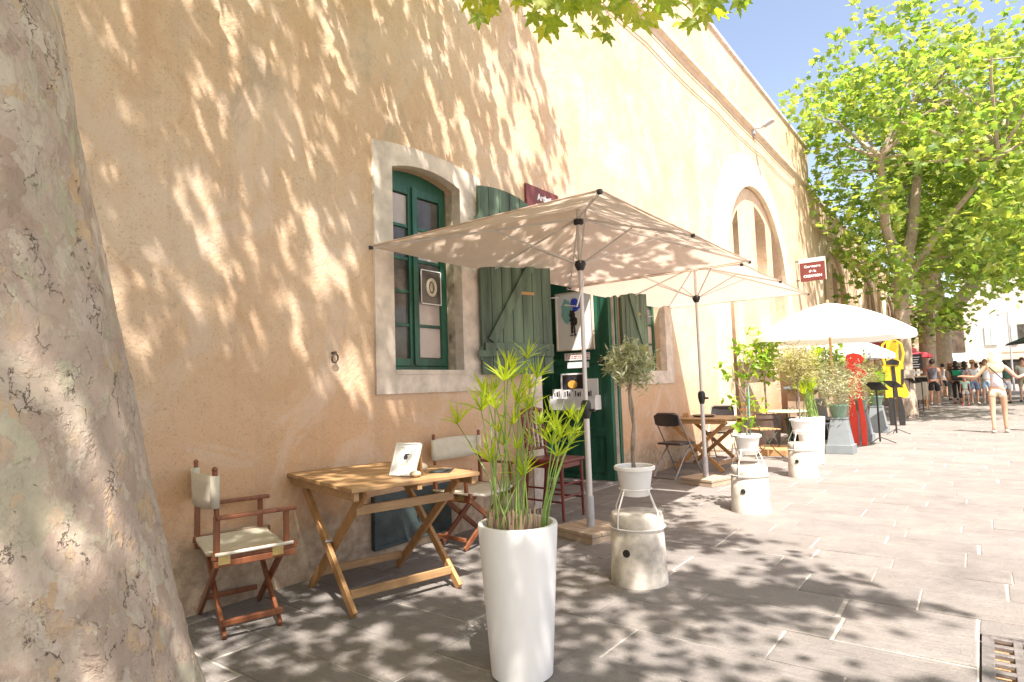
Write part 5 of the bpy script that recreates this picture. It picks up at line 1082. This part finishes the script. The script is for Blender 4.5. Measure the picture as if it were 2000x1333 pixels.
# leaves: out-of-view crown, density shaped to cast the wanted dapples; shadow footprint (u, v) is where a leaf's shade meets the ground
SX, SY = SUN.x/SUN.z, SUN.y/SUN.z
def edge(u):
    xs = [-9, -6, -4, -2.75, -2.2, -1.42, -.82, -.13, .6, 3]; ys = [7.5, 7.45, 7.35, 6.8, 5.7, 5.15, 4.5, 3.8, 3.2, 1.2]
    return float(np.interp(u, xs, ys))
rc = np.random.default_rng(77); P_ = []; tries = 0; NL = 21000
while len(P_) < NL and tries < 900000:
    tries += 1; u = rc.uniform(-8.4, 2.6); v = rc.uniform(-3.2, 7.6); z = rc.uniform(4.3, 9.6)
    ed = edge(u)+.45*n3((u, v, 0), 1.1, 3)+.25*n3((u, v, 0), 3.5, 5)
    if v > ed: continue
    dens = .70+.95*n3((u, v, 0), 1.15, 11)+.95*n3((u, v, 0), 2.4, 17)
    wallness = min(1, max(0, (-u-3.9)/.6)); dens += .42*wallness
    dens -= .50*math.exp(-((u+6.2)**2/.5+(v-5.0)**2/.5)) + .25*math.exp(-((u+5.2)**2/.8+(v-3.2)**2/.5))
    if wallness < .5: dens -= .10
    if v > ed-1.3: dens -= .22
    if -4.3 < u < -1.3 and -.6 < v < 1.9: dens += .45  # extra leaves added here to keep sun off the trunk
    if rc.random() > dens: continue
    for k in range(3):
        p = (u+SX*z+rc.normal(0, .10), v+SY*z+rc.normal(0, .10), z+rc.normal(0, .08)); q = proj(p)
        if q[2] > 0 and -60 < q[0] < 2060 and -45 < q[1] < 1400: continue
        if p[0] < WX+.15 and p[2] < 8.9: continue
        P_.append((p[0]-BX, p[1]-BY, p[2]))
P_ = np.array(P_); cloud('crown', 'palm', P_, rc.uniform(.12, .23, len(P_)), 'plane', nt_, tilt=.55, rng=rc)
# the low branch whose leaves hang into the top of the picture
hang = [(918,8),(930,28),(945,2),(962,14),(935,42),(952,30),(1010,18),(1025,30),(1042,40),(1030,8),(1060,12),(1072,45),(1090,20),(1085,-5),(1108,5),(1115,62),(1125,35),(1140,20),(1150,55),(1135,70),(1160,8),(1168,75),(1175,40),(1190,25),(1198,60),(1185,80),(1205,30),(1215,10),(1232,-4),(1250,52),(1262,20),(1275,40),(1268,5),(1290,60),(1283,30),(1300,12),(1312,35),(1330,55),(1322,8),(1345,25),(1350,52),(1362,10),(1376,40),(1385,22),(1395,-2),(1405,35),(1412,12),(1440,10),(1456,14),(1100,-12),(1210,-12),(1300,-14),(1350,-15),(1170,-14),(1390,45),(1060,68)]
rh = random.Random(4); pos = []; rots = []; siz = []; tw = MB()
for i, (x, y) in enumerate([h_ for h_ in hang if rh.random() < .8]+[(x+rh.uniform(-25, 25), y-rh.uniform(12, 40)) for x, y in hang]):
    dd = 4.1+rh.uniform(-.45, .7); p = pxplane(x, y-10, dd); p -= Vector((BX, BY, 0)); nrm = (-fwd*rh.uniform(.35, 1)+Vector((rh.uniform(-.5, .5), rh.uniform(-.5, .5), rh.uniform(-.1, .7)))).normalized()
    dn = Vector((rh.uniform(-.8, .8), rh.uniform(-.3, .3), -1)); yv = (dn-nrm*dn.dot(nrm)).normalized(); xv = yv.cross(nrm); rots.append([[xv[k], yv[k], nrm[k]] for k in range(3)]); pos.append(p)
    siz.append(rh.uniform(.12, .25))
    if i % 2 == 0: tw.tube([p-yv*.06, p-yv*.16+Vector((0, 0, .08)), p+Vector((rh.uniform(-.15, .15), rh.uniform(-.1, .1), .42))], [.002, .003, .005], 4)
for a, c in ((900, 1100), (1060, 1260), (1200, 1420), (1340, 1480)):
    p0 = pxplane(a, -95, 4.2); p1 = pxplane((a+c)/2, -60, 4.2); p2 = pxplane(c, -45, 4.3); o_ = Vector((BX, BY, 0)); tw.tube([p0-o_, p1-o_, p2-o_], [.014, .01, .005], 6)
e0 = pxplane(900, -95, 4.2)-Vector((BX, BY, 0)); tw.tube([Vector((1.0, 1.15, 6.4)), Vector((1.0, 2.2, 5.2)), e0], [.06, .035, .014], 7)
e1 = pxplane(1480, -80, 4.3)-Vector((BX, BY, 0)); tw.tube([Vector((1.25, 2.7, 6.2)), Vector((1.7, 3.0, 5.2)), e1], [.04, .03, .012], 6); tw.tube([e1, pxplane(1300, -70, 4.25)-Vector((BX, BY, 0)), e0], [.012, .011, .012], 6)
mk('low_twigs', tw, 'twig', nt_, True)
cloud('low_leaves', 'toothed', pos, siz, 'plane', nt_, rots=np.array(rots), rng=rc)
# ---------------------------------------------------------------- far end of the street
h = thing('white_house', 'white rendered house with grey green shutters closing the street', 'house', (0, 58, 0))
mk('wall', MB().b2(-.85, 30, 0, 8, 0, 9.5), 'farwhite', h); mk('band', MB().b2(-.9, 30, -.08, 0, 2.62, 2.78), 'ringstone', h)
for k, x in enumerate((.72, 2.62, 6.5, 11)):
    w = mk('window', MB().b2(x-.34, x+.34, -.03, .01, 3.25, 4.6), 'glass', h)
    for s in (-1, 1):
        if k == 0: mk('shutter', MB().b2(x+(.01 if s > 0 else -.36), x+(.36 if s > 0 else -.01), -.09, -.04, 3.2, 4.65), 'farshut', w)
        else: mk('shutter', MB().b2(x+s*.36-(.36 if s < 0 else 0), x+s*.36+(.36 if s > 0 else 0), -.09, -.02, 3.2, 4.65), 'farshut', w)
mk('shop_front', MB().b2(-.3, 4.5, -.1, .01, 2.1, 2.5), 'ringstone', h); mk('shop_window', MB().b2(.2, 4.2, -.02, .01, .3, 2.05), 'void', h); mk('downpipe', MB().b2(-.86, -.80, -.14, -.04, 0, 9.3), 'jamb', h)
h = thing('stone_house', 'lower rubble stone house between the plane trunks and the white house', 'house', (0, 60, 0)); mk('wall', MB().b2(-9, -.87, 0, 8, 0, 6.6), 'farstone', h); mk('roof', MB().b2(-9.2, -.80, -.3, 8, 6.6, 6.8), 'rooft', h)
mk('window', MB().b2(-2.2, -1.7, -.03, .02, 3.5, 4.5), 'farshut', h)
mk('doorway', MB().b2(-3.6, -2.4, -.03, .02, 0, 2.4), 'void', h)
wb = thing('cream_awning', 'long cream cafe awning across the foot of the far houses', 'awning', (0, 55, 0)); b = MB(); b.add([(-2.6, 0, 2.2), (1.2, 0, 2.2), (1.2, 2.6, 2.7), (-2.6, 2.6, 2.7), (-2.6, -.01, 2.0), (1.2, -.01, 2.0)], [(0, 1, 2, 3), (4, 5, 1, 0)]); mk('cloth', b, 'whitecloth', wb); mk('front_post', MB().b2(-2.5, -2.45, 0, .05, 0, 2.2).b2(1.1, 1.15, 0, .05, 0, 2.2), 'alu', wb)
pl = thing('street_lamp', 'thin grey lamp post in front of the white house', 'street lamp', (1.55, 50, 0)); mk('pole', MB().tube([(0, 0, 0), (0, 0, 4.9)], [.06, .035], 8), 'lampgrey', pl, True); mk('lamp_arm', MB().b2(-.5, .1, -.03, .03, 4.9, 4.95), 'lampgrey', pl); mk('lantern', MB().ball((-.45, 0, 4.85), (.14, .1, .07), 10, 6), 'lampgrey', pl, True)
t = thing('dark_parasol', 'dark tilted cafe parasol near the right edge above the crowd', 'parasol', (2.75, 36, 0)); b = MB(); b.add([(-1.8, -1.5, 2.45), (1.8, -1.5, 2.75), (1.8, 1.5, 2.75), (-1.8, 1.5, 2.45), (0, 0, 3.25)], [(0, 1, 4), (1, 2, 4), (2, 3, 4), (3, 0, 4)]); mk('canopy', b, 'slate', t); mk('pole', MB().tube([(0, 0, 0), (0, 0, 2.95)], .03, 8), 'alu', t)
# ---------------------------------------------------------------- people
def skin_obj(name, verts, edges, radii, mat, parent, sub=2, root=0):
    me = bpy.data.meshes.new(name); me.from_pydata(verts, edges, []); o = bpy.data.objects.new(name, me); COL.objects.link(o)
    if parent: o.parent = parent
    me.materials.append(M[mat] if isinstance(mat, str) else mat); md = o.modifiers.new('Skin', 'SKIN'); md.use_smooth_shade = True
    for i, r in enumerate(radii): me.skin_vertices[0].data[i].radius = (r if hasattr(r, '__len__') else (r, r))
    me.skin_vertices[0].data[root].use_root = True; md.branch_smoothing = .3
    s = o.modifiers.new('sub', 'SUBSURF'); s.levels = sub; s.render_levels = sub; return o
def person(label, loc, face, H=1.7, arms='down', stride=.0, skin='skin', hair=(.05, .035, .02), hairlen=0, top=None, sleeve=.4, bottom=None, leg=.5, extra=None, shoe='black', slim=1.0, female=False, crouch=False, hat=None):
    t = thing('person', label, 'person', loc, face); k = H/1.75; V = {}; s = slim
    P0 = dict(pel=(0, 0, .95), bel=(0, .01, 1.08), che=(0, 0, 1.28), upc=(0, -.01, 1.40), nek=(0, 0, 1.50), hd1=(0, .015, 1.585), hd2=(0, .01, 1.665), hd3=(0, 0, 1.71))
    sw = .175 if not female else .155
    for q, sg in (('L', -1), ('R', 1)):
        P0['sh'+q] = (sg*sw, -.01, 1.425); st_ = stride*sg
        P0['hip'+q] = (sg*.095, 0, .90); P0['kn'+q] = (sg*.10, st_*.55+.02, .50); P0['an'+q] = (sg*.10, st_-(.03 if st_ < 0 else 0), .085+(.10 if st_ < -.12 else 0)); P0['to'+q] = (sg*.115, st_+.15, .03+(.02 if st_ < -.12 else 0))
        if arms == 'down': e, w = (sg*(sw+.06), -.03-st_*.3, 1.13), (sg*(sw+.08), .06-st_*.5, .88)
        elif arms == 'out': e, w = (sg*(sw+.20), -.02, 1.20 if sg < 0 else 1.17), ((sg*(sw+.42), .13, 1.23) if sg < 0 else (sw+.40, .10, 1.27))
        elif arms == 'front': e, w = (sg*(sw+.05), .0, 1.14), (sg*(sw-.03), .24, 1.16)
        else: e, w = (sg*(sw+.06), -.03, 1.13), (sg*(sw+.02), .16, .98)
        P0['el'+q] = e; P0['wr'+q] = w
        d = (Vector(w)-Vector(e)).normalized(); c = Vector(w)+d*.055; P0['hn'+q] = tuple(c)
        side = d.cross(Vector((0, 0, 1))) if arms in ('out',) else d.cross(Vector((1, 0, 0))); side.normalize()
        for f_ in range(4): P0['f%d%s' % (f_, q)] = tuple(c+d*(.075-.008*abs(f_-1.5))+side*(f_-1.5)*.022+Vector((0, 0, -.01)))
        P0['th'+q] = tuple(Vector(w)+d*.05+side*.055)
    names = list(P0); idx = {n: i for i, n in enumerate(names)}; pts = [Vector(P0[n])*k for n in names]
    E_ = [('pel', 'bel'), ('bel', 'che'), ('che', 'upc'), ('upc', 'nek'), ('nek', 'hd1'), ('hd1', 'hd2'), ('hd2', 'hd3')]
    for q in 'LR': E_ += [('upc', 'sh'+q), ('sh'+q, 'el'+q), ('el'+q, 'wr'+q), ('wr'+q, 'hn'+q), ('wr'+q, 'th'+q), ('pel', 'hip'+q), ('hip'+q, 'kn'+q), ('kn'+q, 'an'+q), ('an'+q, 'to'+q)]+[('hn'+q, 'f%d%s' % (f_, q)) for f_ in range(4)]
    rad = dict(pel=(.135*s, .10*s), bel=(.118*s, .092*s), che=(.145*s, .098*s), upc=(.12*s, .08*s), nek=(.052, .052), hd1=(.066, .082), hd2=(.076, .092), hd3=(.055, .066))
    if female: rad['bel'] = (.10*s, .085*s); rad['che'] = (.122*s, .095*s); rad['pel'] = (.15*s, .115*s)
    for q in 'LR': rad.update({'sh'+q: .056*s, 'el'+q: .038*s, 'wr'+q: .026, 'hn'+q: (.034, .020), 'th'+q: .009, 'hip'+q: .088*s, 'kn'+q: .054*s, 'an'+q: .036, 'to'+q: .026}); rad.update({'f%d%s' % (f_, q): .0085 for f_ in range(4)})
    R_ = [tuple(x*k for x in (rad[n] if hasattr(rad[n], '__len__') else (rad[n],)*2)) for n in names]
    skin_obj('body', pts, [(idx[a], idx[c]) for a, c in E_], R_, skin, t)
    Vk = lambda n: Vector(P0[n])*k
    def garment(nm, mat, chain, grow):
        ns = []; [ns.append(x) for e in chain for x in e[:2] if x not in ns]; pp = []
        for n in ns:
            if '@' in n: a, b_, f_ = n.split('@')[0].split('>')[0], n.split('>')[1].split('@')[0], float(n.split('@')[1]); pp.append(Vk(a).lerp(Vk(b_), f_))
            else: pp.append(Vk(n))
        rr_ = []
        for n in ns:
            if '@' in n:
                a, b_, f_ = n.split('>')[0], n.split('>')[1].split('@')[0], float(n.split('@')[1]); ra, rb_ = R_[idx[a]], R_[idx[b_]]; rr_.append(tuple(x*(1-f_)+y*f_+grow*k*1.4 for x, y in zip(ra, rb_)))
            else: rr_.append(tuple(x+grow*k for x in R_[idx[n]]))
        return skin_obj(nm, pp, [(ns.index(a), ns.index(b_)) for a, b_ in chain], rr_, mat, t)
    if top:
        ch = [('pel', 'bel'), ('bel', 'che'), ('che', 'upc')]
        if sleeve >= 0:
            for q in 'LR': ch += [('upc', 'sh'+q)]+([('sh'+q, 'sh%s>el%s@%.2f' % (q, q, sleeve))] if sleeve > 0 else [])
        garment('top', cloth(*top), ch, .013)
    if bottom:
        ch = [('bel>pel@0.6', 'pel')]
        for q in 'LR':
            ch += [('pel', 'hip'+q)]
            if leg > 1: ch += [('hip'+q, 'kn'+q), ('kn'+q, 'kn%s>an%s@%.2f' % (q, q, leg-1))]
            else: ch += [('hip'+q, 'hip%s>kn%s@%.2f' % (q, q, leg))]
        garment('shorts' if leg <= 1 else 'trousers', cloth(*bottom), ch, .017)
    hd = Vk('hd2'); hm = cloth('hair_%d' % int(hair[0]*100), hair)
    b = MB(); b.ball((hd.x, hd.y-.022*k, hd.z+.022*k), (.094*k, .104*k, .108*k), 16, 10)
    if hairlen: b.ball((hd.x, hd.y-.06*k, hd.z-.10*k), (.125*k, .07*k, .19*k*hairlen), 18, 10, .03); b.ball((hd.x, hd.y-.075*k, hd.z-.24*k), (.15*k, .05*k, .16*k*hairlen), 18, 10, .04)
    mk('hair', b, hm, t, True)
    b = MB(); b.ball((hd.x, hd.y+.092*k, hd.z-.02*k), (.014*k, .02*k, .02*k), 8, 6)
    for sx in (-1, 1): b.ball((hd.x+sx*.083*k, hd.y, hd.z-.01*k), (.012*k, .02*k, .03*k), 8, 6)
    mk('nose_and_ears', b, skin, t, True)
    b = MB()
    for sx in (-1, 1): b.ball((hd.x+sx*.03*k, hd.y+.084*k, hd.z+.0*k), (.012*k, .006*k, .007*k), 8, 5)
    b.ball((hd.x, hd.y+.078*k, hd.z-.062*k), (.025*k, .008*k, .006*k), 8, 5); mk('eyes_and_mouth', b, 'ink', t, True)
    for q in 'LR':
        a = Vk('an'+q); to = Vk('to'+q); mk('shoe', MB().ball(tuple((a*.35+to*.65)+Vector((0, -.02*k, -.01*k))), (.048*k, .135*k, .045*k), 12, 8), shoe, t, True)
    if hat: mk('hat', MB().lathe([(0, .11), (.08, .10), (.10, .02), (.20, .0), (.205, -.008), (.10, -.004), (0, 0)], tuple(hd+Vector((0, 0, .035))), 24, False), hat, t, True)
    return t, Vk
# blonde woman walking away, arms held out
t, Vk = person('blonde woman walking away with arms held out, in pale top and cream shorts', (.23, 16.5, 0), R(-2), 1.70, 'out', .10, 'skin', (.80, .66, .42), 1.0, ('pale_lilac_top', (.68, .60, .64)), -1, ('cream_shorts', (.76, .70, .52)), .42, None, 'canvas', .94, True)
b = MB(); b.tube([(-.10, -.12, 1.38), (-.02, -.14, 1.28), (.10, -.145, 1.13), (.17, -.09, 1.0)], .012, 6); mk('bag_strap', b, 'ink', t, True)
person('man in a navy T-shirt cut by the right edge, next to the blonde woman', (1.22, 16.9, 0), R(-4), 1.82, 'mid', .06, 'skin2', (.08, .05, .03), 0, ('navy_shirt', (.07, .08, .15)), .55, ('grey_shorts', (.35, .36, .4)), .8)
person('heavy man in a grey tank top and black shorts near the plane trunk', (-1.55, 29.8, 0), R(0), 1.80, 'down', .16, 'skin', (.07, .05, .04), 0, ('slate_tank_top', (.17, .175, .20)), 0, ('black_shorts', (.03, .03, .035)), .95, None, 'white', 1.22)
person('man in a dark grey T-shirt walking this way, right of the blonde woman', (2.2, 25.6, 0), R(172), 1.80, 'down', .15, 'skin2', (.10, .06, .04), 0, ('charcoal_shirt', (.09, .09, .10)), .55, ('pale_blue_shorts', (.50, .60, .68)), .9, None, 'white', 1.08)
t, Vk = person('person in a black dress with a green and black backpack, back turned', (-.85, 31.5, 0), R(5), 1.72, 'mid', .05, 'skin', (.03, .025, .02), .4, ('black_dress', (.03, .03, .035)), .5, ('black_trousers', (.03, .028, .03)), 1.7, None, 'redfig', 1.05, True)
mk('backpack', MB().b2(-.19, .19, -.38, -.14, .95, 1.38), 'darkpad', t, bev=.06); mk('backpack_pocket', MB().b2(-.15, .15, -.42, -.385, 1.15, 1.36), cloth('bright_green', (.02, .35, .20)), t, bev=.02)
person('person in a wide straw hat, pale grey shirt and blue shorts', (-.28, 30.6, 0), R(190), 1.72, 'front', .03, 'skin2', (.2, .13, .08), 0, ('pale_grey_shirt', (.60, .60, .62)), .5, ('denim_shorts', (.13, .20, .34)), .9, None, 'canvas', 1.0, False, False, 'slatwood')
person('person in a white shirt and light denim shorts beside the straw hat', (.12, 30.9, 0), R(178), 1.74, 'down', .05, 'skin', (.25, .13, .07), .3, ('white_shirt', (.80, .82, .84)), .5, ('light_denim', (.36, .50, .66)), .8, None, 'canvas', .98, True)
person('person in a long turquoise dress partly hidden behind the white shirt', (.42, 32.2, 0), R(10), 1.68, 'down', .02, 'skin', (.1, .07, .05), .5, ('turquoise_top', (.03, .52, .42)), .4, ('turquoise_skirt', (.02, .50, .38)), 1.5, None, 'canvas', 1.1, True)
person('small child in a pale aqua T-shirt walking beside the backpack', (-.55, 29.6, 0), R(170), 1.12, 'down', .10, 'skin', (.35, .22, .12), 0, ('aqua_shirt', (.55, .80, .72)), .5, ('white_shorts', (.75, .75, .76)), .6, None, 'pinkcloth', 1.0)
person('person in a dark jacket and white top near the far awning', (-1.15, 35.5, 0), R(-30), 1.74, 'mid', .06, 'skin', (.22, .1, .06), .5, ('white_tee', (.76, .76, .78)), .5, ('grey_trousers', (.25, .25, .28)), 1.8)
person('person in a dark green top between the turquoise dress and the blonde woman', (.75, 31.2, 0), R(20), 1.66, 'mid', .05, 'skin', (.05, .04, .03), .3, ('dark_green_top', (.05, .12, .09)), .5, ('white_skirt', (.72, .74, .78)), .9)
person('person in a pink top far behind the backpack', (-1.05, 43, 0), R(0), 1.74, 'mid', .08, 'skin', (.12, .06, .04), .4, ('pink_top', (.62, .20, .34)), .4, ('dark_trousers', (.06, .06, .09)), 1.8)
person('distant person in black behind the straw hat', (.0, 42, 0), R(160), 1.76, 'mid', .08, 'skin', (.06, .04, .03), 0, ('black_tee', (.04, .04, .045)), .4, ('beige_shorts', (.55, .48, .36)), .9)
person('distant person in a wine red top right of the blonde woman', (2.2, 38, 0), R(150), 1.72, 'mid', .08, 'skin2', (.06, .04, .03), .5, ('wine_top', (.30, .07, .10)), .4, ('blue_jeans', (.12, .17, .30)), 1.8)

for k, (x, y, H, f, top, bot, hair, lb) in enumerate((
    (-.62, 34.5, 1.74, 20, ('lilac_top', (.50, .40, .55)), ('navy_trousers', (.05, .06, .12)), (.05, .04, .03), 'person in a lilac top behind the small child'),
    (1.35, 33.0, 1.78, 170, ('white_polo', (.78, .78, .76)), ('khaki_shorts', (.42, .36, .26)), (.12, .08, .05), 'person in a white polo and khaki shorts behind the blonde woman'),
    (1.75, 36.5, 1.70, 10, ('coral_top', (.70, .25, .18)), ('white_jeans', (.70, .70, .70)), (.25, .15, .08), 'person in a coral top and white trousers under the dark parasol'),
    (-.25, 46.0, 1.76, 5, ('sky_blue_top', (.35, .55, .75)), ('grey_jeans', (.30, .31, .34)), (.08, .06, .05), 'distant person in a sky blue top before the far houses'),
    (.95, 44.0, 1.68, 180, ('yellow_top', (.75, .60, .15)), ('dark_skirt', (.08, .07, .10)), (.05, .04, .03), 'distant person in a yellow top before the far houses'),
    (-1.6, 39.0, 1.72, 0, ('grey_tee', (.42, .42, .44)), ('black_jeans', (.04, .04, .05)), (.04, .03, .03), 'person in a grey top half hidden by the heavy man'))):
    person(lb, (x, y, 0), R(f), H, 'mid' if k % 2 else 'down', .10, 'skin' if k % 2 else 'skin2', hair, .4 if k % 3 == 0 else 0, top, .45, bot, 1.7 if k % 2 == 0 else .85)
